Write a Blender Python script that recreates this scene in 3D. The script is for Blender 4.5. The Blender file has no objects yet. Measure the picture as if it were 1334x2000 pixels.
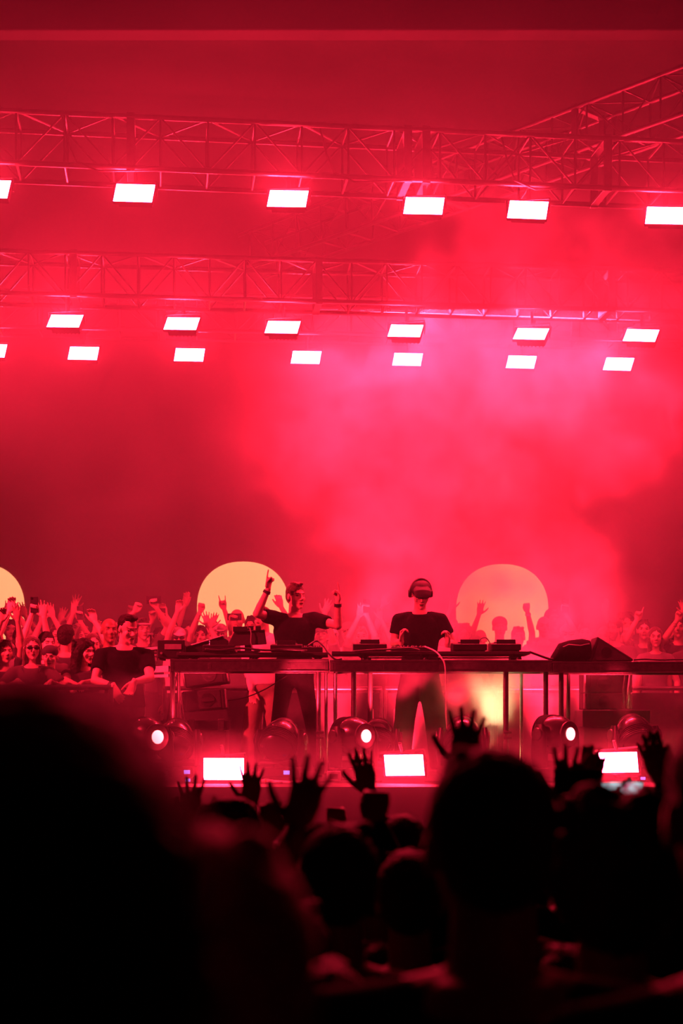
import bpy, bmesh, math, random
import numpy as np
from mathutils import Vector, Matrix, Euler

# ------------------------------------------------------------------ camera, world, exposure
F, H, CZ = 2955.0, 1410.0, 1.87        # focal length in px, horizon row, eye height (m)
STAGE = 1.35                           # stage deck height above the audience floor
SIDE = 1.05                            # left viewing platform
REAR = 1.27                            # riser behind the stage
sc = bpy.context.scene
col = sc.collection
cam_d = bpy.data.cameras.new('camera')
cam = bpy.data.objects.new('camera', cam_d)
col.objects.link(cam)
cam.location = (0, 0, CZ)
cam.rotation_euler = (math.pi / 2, 0, 0)
cam_d.sensor_fit = 'VERTICAL'
cam_d.sensor_height = 36.0
cam_d.lens = F / 2000 * 36.0
cam_d.shift_y = (H - 1000) / 2000
cam_d.clip_start = 0.1
cam_d.clip_end = 200
cam_d.dof.use_dof = True
cam_d.dof.focus_distance = 15.0
cam_d.dof.aperture_fstop = 2.8
sc.camera = cam
sc.view_settings.view_transform = 'Standard'
sc.view_settings.look = 'None'
sc.view_settings.gamma = 1.0
sc.view_settings.use_curve_mapping = False
sc.view_settings.exposure = 0.0
w = bpy.data.worlds.new('night')
sc.world = w
w.use_nodes = True
w.node_tree.nodes['Background'].inputs[0].default_value = (0.35, 0.004, 0.03, 1)
w.node_tree.nodes['Background'].inputs[1].default_value = 0.006
cy = sc.cycles
cy.max_bounces = 3
cy.diffuse_bounces = 2
cy.glossy_bounces = 2
cy.transmission_bounces = 2
cy.volume_bounces = 0
cy.transparent_max_bounces = 8
cy.sample_clamp_indirect = 4
cy.use_denoising = True
cy.use_light_tree = True
cy.volume_max_steps = 256
cy.volume_step_rate = 2.5
cy.caustics_reflective = False
cy.caustics_refractive = False

RED = (1.0, 0.015, 0.047)
STROBE_POWER = 600.0


def add_spot(name, loc, tgt, energy, size_deg, blend=0.6, color=RED, r=0.15, parent=None):
    ld = bpy.data.lights.new(name, 'SPOT')
    ld.energy = energy
    ld.color = color
    ld.spot_size = math.radians(size_deg)
    ld.spot_blend = blend
    ld.shadow_soft_size = r
    o = bpy.data.objects.new(name, ld)
    col.objects.link(o)
    o.location = loc
    o.rotation_euler = (Vector(tgt) - Vector(loc)).to_track_quat('-Z', 'Y').to_euler()
    return o


# area strips and one spot, unseen, added to brighten the smoke
for x_, w_, e_ in ((0.45, 1.4, 720), (1.9, 1.6, 880), (3.0, 0.7, 170)):
    ld_ = bpy.data.lights.new('added_strip', 'AREA'); ld_.shape = 'RECTANGLE'; ld_.size = w_; ld_.size_y = 0.12
    ld_.energy = e_; ld_.color = RED
    lo_ = bpy.data.objects.new('added_strip', ld_); col.objects.link(lo_)
    lo_.location = (x_, 15.95, 6.22)
    lo_.rotation_euler = Vector((0, 0.30, -1)).to_track_quat('-Z', 'Y').to_euler()
add_spot('added_spot', (4.9, 15.5, 6.0), (1.3, 16.4, 3.0), 1500, 34, 0.9)  # bodiless spot added to brighten the smoke from the right
# spots without fixtures, added out of view beyond both ends of the stage
add_spot('added_spot', (-6.5, 11.0, 6.6), (-0.5, 15.5, 2.2), 9000, 50)
add_spot('added_spot', (5.5, 12.0, 6.8), (1.5, 17.0, 2.2), 1500, 60)


# ------------------------------------------------------------------ helpers
def P(px, py, D):
    return Vector(((px - 667) / F * D, D, CZ - (py - H) / F * D))


def X(px, D):
    return (px - 667) / F * D


def Z(py, D):
    return CZ - (py - H) / F * D


def tag(o, label=None, cat=None, group=None, kind=None):
    if label: o['label'] = label
    if cat: o['category'] = cat
    if group: o['group'] = group
    if kind: o['kind'] = kind
    return o


def empty(name, loc=(0, 0, 0), rot=(0, 0, 0), label=None, cat=None, group=None):
    o = bpy.data.objects.new(name, None)
    col.objects.link(o)
    o.empty_display_size = 0.1
    o.location = loc
    o.rotation_euler = rot
    return tag(o, label, cat, group)


def copy_tree(o, parent=None):
    kids = list(o.children)
    c = o.copy()
    col.objects.link(c)
    if parent is not None:
        c.parent = parent
    for k in kids:
        copy_tree(k, c)
    return c


def mat(name, color, rough=0.6, metal=0.0, noise=0.0, nscale=20.0, bump=0.0, spec=0.5, sheen=0.0, coat=0.0):
    m = bpy.data.materials.new(name)
    m.use_nodes = True
    nt = m.node_tree
    b = nt.nodes['Principled BSDF']
    b.inputs['Base Color'].default_value = (*color, 1)
    b.inputs['Roughness'].default_value = rough
    b.inputs['Metallic'].default_value = metal
    b.inputs['Specular IOR Level'].default_value = spec
    b.inputs['Sheen Weight'].default_value = sheen
    b.inputs['Coat Weight'].default_value = coat
    if noise or bump:
        tc = nt.nodes.new('ShaderNodeTexCoord')
        n = nt.nodes.new('ShaderNodeTexNoise')
        n.inputs['Scale'].default_value = nscale
        n.inputs['Detail'].default_value = 4
        nt.links.new(tc.outputs['Object'], n.inputs['Vector'])
        if noise:
            r = nt.nodes.new('ShaderNodeMapRange')
            r.inputs['From Min'].default_value = 0.3
            r.inputs['From Max'].default_value = 0.7
            r.inputs['To Min'].default_value = 1 - noise
            r.inputs['To Max'].default_value = 1 + noise
            nt.links.new(n.outputs['Fac'], r.inputs['Value'])
            v = nt.nodes.new('ShaderNodeVectorMath')
            v.operation = 'SCALE'
            v.inputs[0].default_value = color
            nt.links.new(r.outputs[0], v.inputs['Scale'])
            nt.links.new(v.outputs[0], b.inputs['Base Color'])
        if bump:
            bp = nt.nodes.new('ShaderNodeBump')
            bp.inputs['Strength'].default_value = bump
            bp.inputs['Distance'].default_value = 0.01
            nt.links.new(n.outputs['Fac'], bp.inputs['Height'])
            nt.links.new(bp.outputs[0], b.inputs['Normal'])
    return m


def emis(name, color, strength, light=True):
    m = bpy.data.materials.new(name)
    m.use_nodes = True
    nt = m.node_tree
    nt.nodes.clear()
    e = nt.nodes.new('ShaderNodeEmission')
    e.inputs[0].default_value = (*color, 1)
    e.inputs[1].default_value = strength
    o = nt.nodes.new('ShaderNodeOutputMaterial')
    nt.links.new(e.outputs[0], o.inputs[0])
    if not light:
        m.cycles.emission_sampling = 'NONE'
    return m


def frame_of(d, up=Vector((0, 0, 1))):
    d = Vector(d).normalized()
    up = Vector(up)
    if abs(d.dot(up.normalized())) > 0.97:
        up = Vector((1, 0, 0)) if abs(d.x) < 0.9 else Vector((0, 1, 0))
    x = d.cross(up).normalized()
    y = x.cross(d).normalized()
    return x, y, d


class Geo:
    def __init__(s):
        s.v = []
        s.f = []

    def add(s, verts, faces):
        n = len(s.v)
        s.v += [tuple(q) for q in verts]
        s.f += [tuple(i + n for i in q) for q in faces]
        return s

    def box(s, c, size, rot=None, taper=1.0):
        c = Vector(c)
        R = rot.to_matrix() if isinstance(rot, Euler) else (Euler(rot).to_matrix() if rot else Matrix.Identity(3))
        vs = []
        for z in (-.5, .5):
            t = taper if z > 0 else 1.0
            for x, y in ((-.5, -.5), (.5, -.5), (.5, .5), (-.5, .5)):
                vs.append(c + R @ Vector((x * size[0] * t, y * size[1] * t, z * size[2])))
        return s.add(vs, [(3, 2, 1, 0), (4, 5, 6, 7), (0, 1, 5, 4), (1, 2, 6, 5), (2, 3, 7, 6), (3, 0, 4, 7)])

    def loft(s, rings, n=12, cap=True):
        """rings: (centre, xaxis*rx, yaxis*ry) triples"""
        vs = []
        for c, a, b in rings:
            for k in range(n):
                t = 2 * math.pi * k / n
                vs.append(Vector(c) + Vector(a) * math.cos(t) + Vector(b) * math.sin(t))
        fs = []
        for i in range(len(rings) - 1):
            for k in range(n):
                k2 = (k + 1) % n
                fs.append((i * n + k, i * n + k2, (i + 1) * n + k2, (i + 1) * n + k))
        if cap:
            fs.append(tuple(range(n))[::-1])
            m = (len(rings) - 1) * n
            fs.append(tuple(m + k for k in range(n)))
        return s.add(vs, fs)

    def cyl(s, p0, p1, r0, r1=None, n=10, cap=True):
        p0, p1 = Vector(p0), Vector(p1)
        r1 = r0 if r1 is None else r1
        x, y, d = frame_of(p1 - p0)
        return s.loft([(p0, x * r0, y * r0), (p1, x * r1, y * r1)], n, cap)

    def lathe(s, p0, axis, prof, n=20):
        """prof: (distance along axis, radius)"""
        x, y, d = frame_of(axis)
        return s.loft([(Vector(p0) + d * t, x * max(r, 1e-4), y * max(r, 1e-4)) for t, r in prof], n)

    def ell(s, c, r, R=None, n=12, m=8):
        R = R or Matrix.Identity(3)
        rings = []
        for i in range(m + 1):
            a = -math.pi / 2 + math.pi * i / m
            q = max(math.cos(a), 0.02)
            rings.append((Vector(c) + R @ Vector((0, 0, r[2] * math.sin(a))), R @ Vector((r[0] * q, 0, 0)), R @ Vector((0, r[1] * q, 0))))
        return s.loft(rings, n)

    def capsule(s, p0, p1, r0, r1, n=10):
        p0, p1 = Vector(p0), Vector(p1)
        if (p1 - p0).length < 1e-5:
            return s.ell(p0, (r0, r0, r0), n=n)
        x, y, d = frame_of(p1 - p0)
        rings = []
        for a in (-80, -50, -20):
            c, q = math.sin(math.radians(a)), math.cos(math.radians(a))
            rings.append((p0 + d * r0 * c, x * r0 * q, y * r0 * q))
        for a in (20, 50, 80):
            c, q = math.sin(math.radians(a)), math.cos(math.radians(a))
            rings.append((p1 + d * r1 * c, x * r1 * q, y * r1 * q))
        return s.loft(rings, n)

    def tube(s, pts, r, n=8):
        pts = [Vector(p) for p in pts]
        rings = []
        up = Vector((0, 0, 1))
        for i, p in enumerate(pts):
            d = (pts[min(i + 1, len(pts) - 1)] - pts[max(i - 1, 0)])
            x, y, _ = frame_of(d, up)
            up = y
            rr = r[i] if isinstance(r, (list, tuple)) else r
            rings.append((p, x * rr, y * rr))
        return s.loft(rings, n)

    def prism(s, pts, axis, length):
        """closed polygon pts (3-D) extruded along axis"""
        a = Vector(axis).normalized() * length
        n = len(pts)
        vs = [Vector(p) for p in pts] + [Vector(p) + a for p in pts]
        fs = [tuple(range(n))[::-1], tuple(range(n, 2 * n))]
        for i in range(n):
            j = (i + 1) % n
            fs.append((i, j, n + j, n + i))
        return s.add(vs, fs)

    def mesh(s, name):
        me = bpy.data.meshes.new(name)
        me.from_pydata(s.v, [], s.f)
        bm = bmesh.new()
        bm.from_mesh(me)
        bmesh.ops.recalc_face_normals(bm, faces=bm.faces)
        bm.to_mesh(me)
        bm.free()
        return me

    def build(s, name, m, parent=None, smooth=False, bevel=0.0, label=None):
        me = s.mesh(name)
        if m: me.materials.append(m)
        o = bpy.data.objects.new(name, me)
        col.objects.link(o)
        if parent is not None: o.parent = parent
        if smooth:
            me.polygons.foreach_set('use_smooth', [True] * len(me.polygons))
            if smooth == 'auto':
                me.set_sharp_from_angle(angle=math.radians(40))
        if bevel:
            b = o.modifiers.new('bevel', 'BEVEL')
            b.width = bevel
            b.segments = 2
            b.limit_method = 'ANGLE'
        if label: o['label'] = label
        return o


M = {}
M['black'] = mat('black_plastic', (0.012, 0.012, 0.013), 0.45, noise=0.3)
M['black_rough'] = mat('black_paint', (0.02, 0.02, 0.021), 0.7, noise=0.3)
M['metal'] = mat('steel_tube', (0.6, 0.6, 0.6), 0.28, 1.0, noise=0.15)
M['truss'] = mat('truss_tube', (0.08, 0.08, 0.08), 0.35, 0.9, noise=0.2)
M['alu'] = mat('aluminium', (0.62, 0.62, 0.62), 0.38, 0.9, noise=0.2)
M['dark_metal'] = mat('dark_metal', (0.12, 0.12, 0.12), 0.4, 0.8, noise=0.2)
M['white'] = mat('white_paint', (0.75, 0.75, 0.75), 0.5, noise=0.1)
M['grey'] = mat('grey_plastic', (0.25, 0.25, 0.25), 0.5, noise=0.15)
M['floor'] = mat('stage_ply', (0.03, 0.027, 0.027), 0.85, spec=0.15, noise=0.4, nscale=3, bump=0.2)
M['ground'] = mat('dark_ground', (0.03, 0.03, 0.03), 0.85, noise=0.4, nscale=5, bump=0.3)
M['drape'] = mat('black_drape', (0.06, 0.055, 0.055), 0.9, noise=0.3, nscale=4)
M['roof'] = mat('tent_roof', (0.045, 0.04, 0.04), 0.8, noise=0.15, nscale=2)
M['grille'] = mat('speaker_grille', (0.035, 0.035, 0.035), 0.6, 0.3, bump=0.6, nscale=300)
M['cloth_black'] = mat('black_cotton', (0.009, 0.009, 0.010), 0.95, spec=0.1, noise=0.3, nscale=30, bump=0.3)
M['strobe_face'] = emis('strobe_light', RED, STROBE_POWER)


# ------------------------------------------------------------------ the setting
def slab(name, x0, x1, y0, y1, z0, z1, m):
    o = Geo().box(((x0 + x1) / 2, (y0 + y1) / 2, (z0 + z1) / 2), (x1 - x0, y1 - y0, z1 - z0)).build(name, M[m])
    tag(o, kind='structure')
    return o


slab('ground', -30, 30, -6, 36, -0.3, 0, 'ground')
slab('floor_stage', -1.98, 12, 12.1, 15.95, 0.0, STAGE, 'floor')
slab('floor_stage_wing', -3.7, -1.98, 12.1, 12.72, 0.0, STAGE, 'floor')
slab('floor_side_platform', -14, -1.98, 12.72, 15.95, 0.0, SIDE, 'floor')
slab('floor_rear_riser', -14, 14, 15.95, 24.0, 0.0, REAR, 'floor')
# roof sheet with shallow purlins seen through the haze
rf = Geo()
rf.box((0, 17, 9.6), (30, 22, 0.12), rot=(math.radians(-3), 0, 0))
tag(rf.build('ceiling', M['roof']), kind='structure')
for i, y in enumerate((11.5, 13.6, 16.2)):
    tag(Geo().box((0, y, 9.35 - 0.052 * (y - 17)), (30, 0.25, 0.35)).build('trim_%d' % (i + 1), M['roof'], bevel=0.02), kind='structure')

# the video wall: a dark panel with three glowing suns
SUN = emis('sun_image', (1.0, 0.36, 0.15), 1.9)
SW = 24.5
scr = empty('video_wall', (0, SW, 0), label='wide dark video wall behind the crowd showing orange sun shapes', cat='video wall')
Geo().box((0, 0.1, 4.7), (26, 0.16, 7.0)).build('screen_panel', mat('dark_led_screen', (0.03, 0.02, 0.022), 0.6), scr)
Geo().box((0, 0.1, 0.6), (26, 0.3, 1.2)).build('screen_base', M['black_rough'], scr)


def sun_shape(cx, top, half, hgt):
    """a sun with a slightly flattened crown and cut off foot, a picture shown on the video wall"""
    c = P(cx, top + half, SW)
    R = half / F * SW
    pts = []
    n = 64
    for k in range(n):
        a = 2 * math.pi * k / n
        e = 2 / 2.25
        x = math.copysign(abs(math.cos(a)) ** e, math.cos(a))
        z = math.copysign(abs(math.sin(a)) ** e, math.sin(a))
        z = max(z * (1.0 if z > 0 else 1.35), -hgt)
        pts.append(Vector((c.x + R * x, -0.012, c.z + R * z)))
    Geo().prism(pts, (0, 1, 0), 0.03).build('sun_graphic', SUN, scr, label='glowing orange sun picture')


sun_shape(475, 1097, 90, 1.2)
sun_shape(981, 1102, 90, 1.2)
sun_shape(-42, 1100, 90, 1.0)

# ------------------------------------------------------------------ trusses
def truss(label, p0, p1, size, bay, plates=(), hang=()):
    """square lattice girder; p0/p1 = ends of the near bottom chord, depth goes away from the camera"""
    p0, p1 = Vector(p0), Vector(p1)
    L = (p1 - p0).length
    d = (p1 - p0).normalized()
    ang = math.atan2(d.y, d.x)
    root = empty('lighting_truss', p0, (0, -math.asin(d.z), ang), label=label, cat='truss', group='lighting trusses of the rig')
    s = size
    me = None
    for (y, z) in ((0, 0), (s, 0), (0, s), (s, s)):
        if me is None:
            c0 = Geo().cyl((0, 0, 0), (L, 0, 0), 0.024, n=10).build('chord', M['truss'], root, smooth='auto')
            me = c0
            c0.location = (0, y, z)
        else:
            c = me.copy(); col.objects.link(c); c.location = (0, y, z)
    post = Geo().cyl((0, 0, 0), (0, 0, s), 0.011, n=6).mesh('upright'); post.materials.append(M['truss'])
    dg = Geo().cyl((0, 0, 0), (bay, 0, s), 0.009, n=6).mesh('diagonal'); dg.materials.append(M['truss'])
    cr = Geo().cyl((0, 0, 0), (0, s, 0), 0.011, n=6).mesh('crossbar'); cr.materials.append(M['truss'])
    cd = Geo().cyl((0, 0, 0), (bay, s, 0), 0.009, n=6).mesh('cross_diagonal'); cd.materials.append(M['truss'])

    def put(name, me, loc, sx=1, ry=None):
        o = bpy.data.objects.new(name, me)
        col.objects.link(o)
        o.parent = root
        o.location = loc
        o.scale = (sx, 1, 1)
    nb = int(L / bay)
    for k in range(nb + 1):
        x = min(k * bay, L - 0.01)
        for y in (0, s):
            put('upright', post, (x, y, 0))
        for z in (0, s):
            put('crossbar', cr, (x, 0, z))
        if k < nb:
            for y in (0, s):
                if k % 2 == 0: put('diagonal', dg, (x, y, 0))
                else: put('diagonal', dg, (x + bay, y, 0), -1)
            put('cross_diagonal', cd, (x, 0, s) if k % 2 == 0 else (x + bay, 0, s), 1 if k % 2 == 0 else -1)
    for x in plates:
        g = Geo()
        for y in (0, s):
            g.box((x, y, s / 2), (0.07, 0.035, s + 0.06))
        for z in (0, s):
            g.box((x, s / 2, z), (0.07, s + 0.03, 0.03))
        g.build('joint_frame', M['dark_metal'], root, bevel=0.004)
    for (x, ln) in hang:
        g = Geo().tube([(x, -0.03, s * 0.9), (x + 0.05, -0.04, s * 0.4), (x + 0.12, -0.03, 0.02), (x + 0.3, -0.03, -0.05), (x + ln, -0.03, -0.02)], 0.009)
        g.build('cable_run', M['black'], root)
    return root


def row_pt(px, y0, y700slope, x0, D0, k):
    D = D0 / (1 - k * (px - 667))
    return D


def rowtruss(label, D0, k, yb, size, bay, px0, px1, plates_px, hang=()):
    """yb: bottom chord row at px=667"""
    z = Z(yb, D0)
    Da, Db = D0 / (1 - k * (px0 - 667)), D0 / (1 - k * (px1 - 667))
    a = Vector((X(px0, Da), Da, z)); b = Vector((X(px1, Db), Db, z))
    L = (b - a).length
    pl = [L * (p - px0) / (px1 - px0) for p in plates_px]
    return truss(label, a, b, size, bay, pl, hang)


R1 = (13.15, 4.0e-5)
R2 = (15.4, 3.3e-5)
R3 = (17.6, 2.8e-5)
rowtruss('front lighting truss, topmost and clearest of the rig, above the largest strobe row', R1[0], R1[1], 345, 0.44, 0.405, -160, 1500, (235, 770, 806, 1170), ((1.2, 0.9), (3.4, 0.8), (5.0, 0.7)))
rowtruss('middle lighting truss, fainter, fading into smoke at one end', R2[0], R2[1], 590, 0.42, 0.36, -160, 1520, (130, 600, 1180))
rowtruss('farthest lighting truss, barely seen behind the middle truss', R3[0], R3[1], 652, 0.42, 0.45, -160, 1520, (300, 980))
# oblique truss crossing behind the top row
a = P(1420, 235, 14.6)
b_dir = Vector((-2700 / F, 1.0, 0)).normalized()
truss('slanting side truss running away behind the front truss, lit along its chords', a, a + b_dir * 7.0, 0.45, 0.45, (1.5, 3.4))

# ------------------------------------------------------------------ strobes
SW_, SH_ = 0.34, 0.181


def make_strobe(hanging=True):
    t = empty('strobe_light')
    # origin at the face centre, face looks to -Y
    g = Geo()
    g.prism([(-0.178, 0.004, -0.098), (0.178, 0.004, -0.098), (0.178, 0.004, 0.098), (-0.178, 0.004, 0.098)], (0, 1, 0), 0.03)
    g.box((0, 0.07, 0.01), (0.30, 0.08, 0.14))
    for k in range(7):
        g.box((-0.12 + 0.04 * k, 0.12, 0.015), (0.012, 0.04, 0.11))
    g.build('housing', M['black_rough'], t, bevel=0.006)
    g = Geo()
    g.box((0, 0.001, 0.095), (0.358, 0.006, 0.008)); g.box((0, 0.001, -0.095), (0.358, 0.006, 0.008))
    g.box((0.175, 0.001, 0), (0.008, 0.006, 0.19)); g.box((-0.175, 0.001, 0), (0.008, 0.006, 0.19))
    g.build('bezel', M['black'], t, bevel=0.003)
    f = Geo().add([(-SW_ / 2, 0, -SH_ / 2), (SW_ / 2, 0, -SH_ / 2), (SW_ / 2, 0, SH_ / 2), (-SW_ / 2, 0, SH_ / 2)], [(0, 1, 2, 3)])
    f.build('lamp_face', M['strobe_face'], t, label='white-hot glowing panel')
    return t


proto = make_strobe()


first = [True]


def strobe(px, py, D, yaw, pitch, roll, label, group, hanging=True, truss_z=None):
    if first[0]:
        t = proto; first[0] = False
    else:
        t = copy_tree(proto)
    t.location = P(px, py, D)
    R = Matrix.Rotation(math.radians(yaw), 4, 'Z') @ Matrix.Rotation(math.radians(pitch), 4, 'X') @ Matrix.Rotation(math.radians(roll), 4, 'Y')
    t.rotation_euler = R.to_euler()
    tag(t, label, 'stage light', group)
    # bracket stands upright: undo pitch
    y = empty('bracket'); y.parent = t
    y.rotation_euler = (R.to_3x3().inverted() @ Matrix.Rotation(math.radians(yaw), 3, 'Z')).to_euler()
    g = Geo()
    sg = 1 if hanging else -1
    g.box((-0.188, 0.05, sg * 0.045), (0.008, 0.03, 0.12)); g.box((0.188, 0.05, sg * 0.045), (0.008, 0.03, 0.12))
    g.box((0, 0.05, sg * 0.105), (0.384, 0.03, 0.008))
    if hanging:
        g.cyl((0, 0.05, 0.10), (0, 0.05, (truss_z or t.location.z + 0.25) - 0.035 - t.location.z), 0.016)
    bpy.data.objects.remove(y)
    yk = g.build('yoke', M['truss'], t, bevel=0.002)
    yk.rotation_euler = (R.to_3x3().inverted() @ Matrix.Rotation(math.radians(yaw), 3, 'Z')).to_euler()
    return t


def rowD(r, px):
    return r[0] / (1 - r[1] * (px - 667))


orders = ['leftmost', 'second', 'third', 'fourth', 'fifth', 'last']
row1 = [(-20, 369, -6, -20.5, 4.5), (262, 377, -6, -20.5, 4.5), (562, 388, -8, -24, 4.4), (828, 402, -9, -22, 5), (1031, 410, -10.5, -18.5, 6.6), (1300, 421, -12, -20, 6)]
for i, (px, py, a_, b_, c_) in enumerate(row1):
    nm = ('half cut off by the picture edge', 'the first one wholly visible', 'the third', 'the fourth', 'the fifth', 'the sixth and last')[i]
    strobe(px, py, rowD(R1, px), a_, b_, c_, 'glowing strobe under the top front truss, %s along it' % nm, 'strobes under the front truss', True, Z(345, R1[0]))
row2 = [(127, 627, -9), (355, 632, -9.4), (552, 639, -10), (792, 646, -13), (1037, 652, -19), (1252, 655, -20)]
for i, (px, py, a_) in enumerate(row2):
    strobe(px, py, rowD(R2, px), a_, -35 - (4 if i == 4 else 0), 4.3 + (a_ + 9) * -0.5, 'glowing strobe hung under the middle truss, %s from the clear end to the smoky end' % ('first', 'second', 'third', 'fourth', 'fifth', 'sixth')[i], 'strobes under the middle truss', True, Z(590, R2[0]))
row3 = [(-17, 685, -5), (163, 690, -5), (370, 693, -5.4), (598, 698, -9), (796, 702, -12), (1018, 707, -18), (1208, 711, -24)]
for i, (px, py, a_) in enumerate(row3):
    strobe(px, py, rowD(R3, px), a_, -25, 2.8 - (a_ + 5) * 0.3, 'small strobe of the lowest and farthest row, %s' % ('only its corner showing at the picture edge', 'first one fully in view', 'second one fully in view', 'third one fully in view', 'fourth one fully in view', 'fifth one fully in view', 'sixth one fully in view')[i], 'strobes of the farthest row', True, Z(652, R3[0]))
flo = [(437, 1502, 12.74, -5, -1, 0, 'bright strobe standing on the stage floor near the speaker stack at the black table'), (789.5, 1494.5, 12.75, -19, 14, -1, 'bright strobe standing on the stage floor below the person in the visor'), (1207.5, 1489, 13.1, -25, 14, -1.5, 'bright strobe standing on the stage floor in front of the smoke-hidden speakers')]
for (px, py, D, a_, b_, c_, lb) in flo:
    strobe(px, py, D, a_, b_, c_, lb, 'strobes on the stage floor', False)


# ------------------------------------------------------------------ people
def remesh(geo, voxel, mats, smooth=2, name='m', noise=None, sm_factor=0.5):
    me = geo.mesh('tmp')
    o = bpy.data.objects.new('tmp', me)
    col.objects.link(o)
    r = o.modifiers.new('r', 'REMESH'); r.mode = 'VOXEL'; r.voxel_size = voxel; r.use_smooth_shade = True
    if smooth:
        s = o.modifiers.new('s', 'SMOOTH'); s.factor = sm_factor; s.iterations = smooth
    if noise:
        t = bpy.data.textures.new('hair_noise', 'CLOUDS'); t.noise_scale = noise[1]; t.noise_depth = 2
        d = o.modifiers.new('d', 'DISPLACE'); d.texture = t; d.strength = noise[0]; d.mid_level = 0.45
        d.texture_coords = 'LOCAL'
    dg = bpy.context.evaluated_depsgraph_get()
    out = bpy.data.meshes.new_from_object(o.evaluated_get(dg))
    out.name = name
    out.materials.clear()
    for m in mats: out.materials.append(m)
    out.polygons.foreach_set('use_smooth', [True] * len(out.polygons))
    bpy.data.objects.remove(o)
    bpy.data.meshes.remove(me)
    return out


def skin_mat(name, c):
    m = mat(name, c, 0.5, noise=0.08, nscale=14, spec=0.45)
    return m


SK = [skin_mat('skin_fair', (0.62, 0.45, 0.38)), skin_mat('skin_tan', (0.48, 0.32, 0.24)), skin_mat('skin_brown', (0.26, 0.15, 0.10)), skin_mat('skin_shadowed_tan', (0.16, 0.10, 0.075))]
EYE = mat('brow_and_lash', (0.09, 0.05, 0.035), 0.6)
LIP = mat('lips', (0.30, 0.12, 0.10), 0.6)
HAIR = {'dark': mat('hair_dark', (0.018, 0.012, 0.010), 0.55, noise=0.4, nscale=60, bump=0.8, spec=0.12),
        'brown': mat('hair_brown', (0.07, 0.04, 0.025), 0.55, sheen=0.5, noise=0.4, nscale=60, bump=0.8, spec=0.12),
        'fair': mat('hair_fair', (0.38, 0.26, 0.14), 0.55, sheen=0.9, noise=0.3, nscale=60, bump=0.8)}
CL = {'deep': mat('shade_black_cotton', (0.006, 0.006, 0.006), 0.95, spec=0.1, sheen=0.08), 'black': M['cloth_black'], 'dark': mat('charcoal_cloth', (0.035, 0.033, 0.035), 0.9, noise=0.2, nscale=8, bump=0.2),  # first entry: black cotton darkened for the shade on backlit people
      'grey': mat('grey_cloth', (0.18, 0.18, 0.18), 0.9, noise=0.15, nscale=8, bump=0.2),
      'white': mat('white_cloth', (0.65, 0.64, 0.63), 0.9, noise=0.08, nscale=8, bump=0.2),
      'mid': mat('dull_cloth', (0.10, 0.085, 0.08), 0.9, noise=0.2, nscale=8, bump=0.2),
      'tan': mat('khaki_cloth', (0.30, 0.24, 0.18), 0.9, noise=0.15, nscale=8, bump=0.2),
      'jeans': mat('denim', (0.05, 0.06, 0.09), 0.9, noise=0.25, nscale=12, bump=0.2)}


def hand(g, W, d, n, side, pose='open', s=1.0, fat=1.0):
    """palm + five fingers. d: wrist -> fingers, n: palm normal, side: which way the thumb leaves (+1/-1 along d x n)"""
    d = Vector(d).normalized()
    n = Vector(n); n = (n - d * n.dot(d)).normalized()
    x = d.cross(n).normalized() * side        # thumb side
    W = Vector(W)

    def rg(t, a, b, off=0):
        return (W + d * t * s + x * off * s, x * a * s, n * b * s)
    g.loft([rg(-0.03, 0.026, 0.020), rg(0.0, 0.027, 0.019), rg(0.03, 0.038, 0.019, 0.004), rg(0.065, 0.043, 0.016), rg(0.092, 0.042, 0.013), rg(0.102, 0.036, 0.010)], 10)
    base = [0.031, 0.0105, -0.0105, -0.031]
    ln = [0.074, 0.083, 0.077, 0.060]
    rad = [0.0094, 0.0096, 0.0092, 0.0082]
    P_ = {'open': ([9, 2, -6, -15], [6, 5, 7, 9], 42), 'fist': ([2, 0, -1, -3], [88, 92, 92, 90], 18),
          'point': ([3, 0, -1, -3], [4, 85, 92, 92], 15), 'relax': ([7, 1, -4, -10], [26, 30, 34, 38], 32),
          'curl': ([4, 1, -2, -6], [52, 56, 60, 64], 28), 'flat': ([3, 1, -1, -4], [3, 2, 3, 5], 20),
          'horns': ([4, 0, -1, -8], [5, 90, 90, 6], 20), 'spread': ([14, 3, -8, -21], [4, 3, 5, 6], 52)}
    splay, curl, th = P_[pose]
    for i in range(4):
        a = math.radians(splay[i])
        fd = (d * math.cos(a) + x * math.sin(a)).normalized()
        p = W + d * 0.095 * s + x * base[i] * s
        c = math.radians(curl[i])
        seg = [0.48, 0.29, 0.23]
        ang = 0.0
        r = rad[i] * s * fat
        for j, q in enumerate(seg):
            ang += c * (1.0 if j < 2 else 0.7)
            v = fd * math.cos(ang) + n * math.sin(ang)
            p2 = p + v * ln[i] * q * s
            g.capsule(p, p2, r * (1 - 0.06 * j), r * (0.94 - 0.08 * j), 8)
            p = p2
    a = math.radians(th)
    td = (d * math.cos(a) + x * math.sin(a)).normalized()
    p = W + d * 0.022 * s + x * 0.030 * s
    cu = {'fist': 0.9, 'point': 0.8, 'curl': 0.6, 'horns': 0.8}.get(pose, 0.15)
    p1 = p + (td + n * 0.25).normalized() * 0.040 * s
    v2 = (td * (1 - cu * 0.3) + d * 0.35 + n * cu - x * cu * 0.5).normalized()
    p2 = p1 + v2 * 0.034 * s
    p3 = p2 + (v2 + d * 0.2 + n * cu * 0.3 - x * cu * 0.3).normalized() * 0.024 * s
    g.capsule(p, p1, 0.015 * s, 0.0115 * s * fat, 8)
    g.capsule(p1, p2, 0.0112 * s * fat, 0.0105 * s * fat, 8)
    g.capsule(p2, p3, 0.0105 * s * fat, 0.0085 * s * fat, 8)
    return W + d * 0.11 * s


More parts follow.
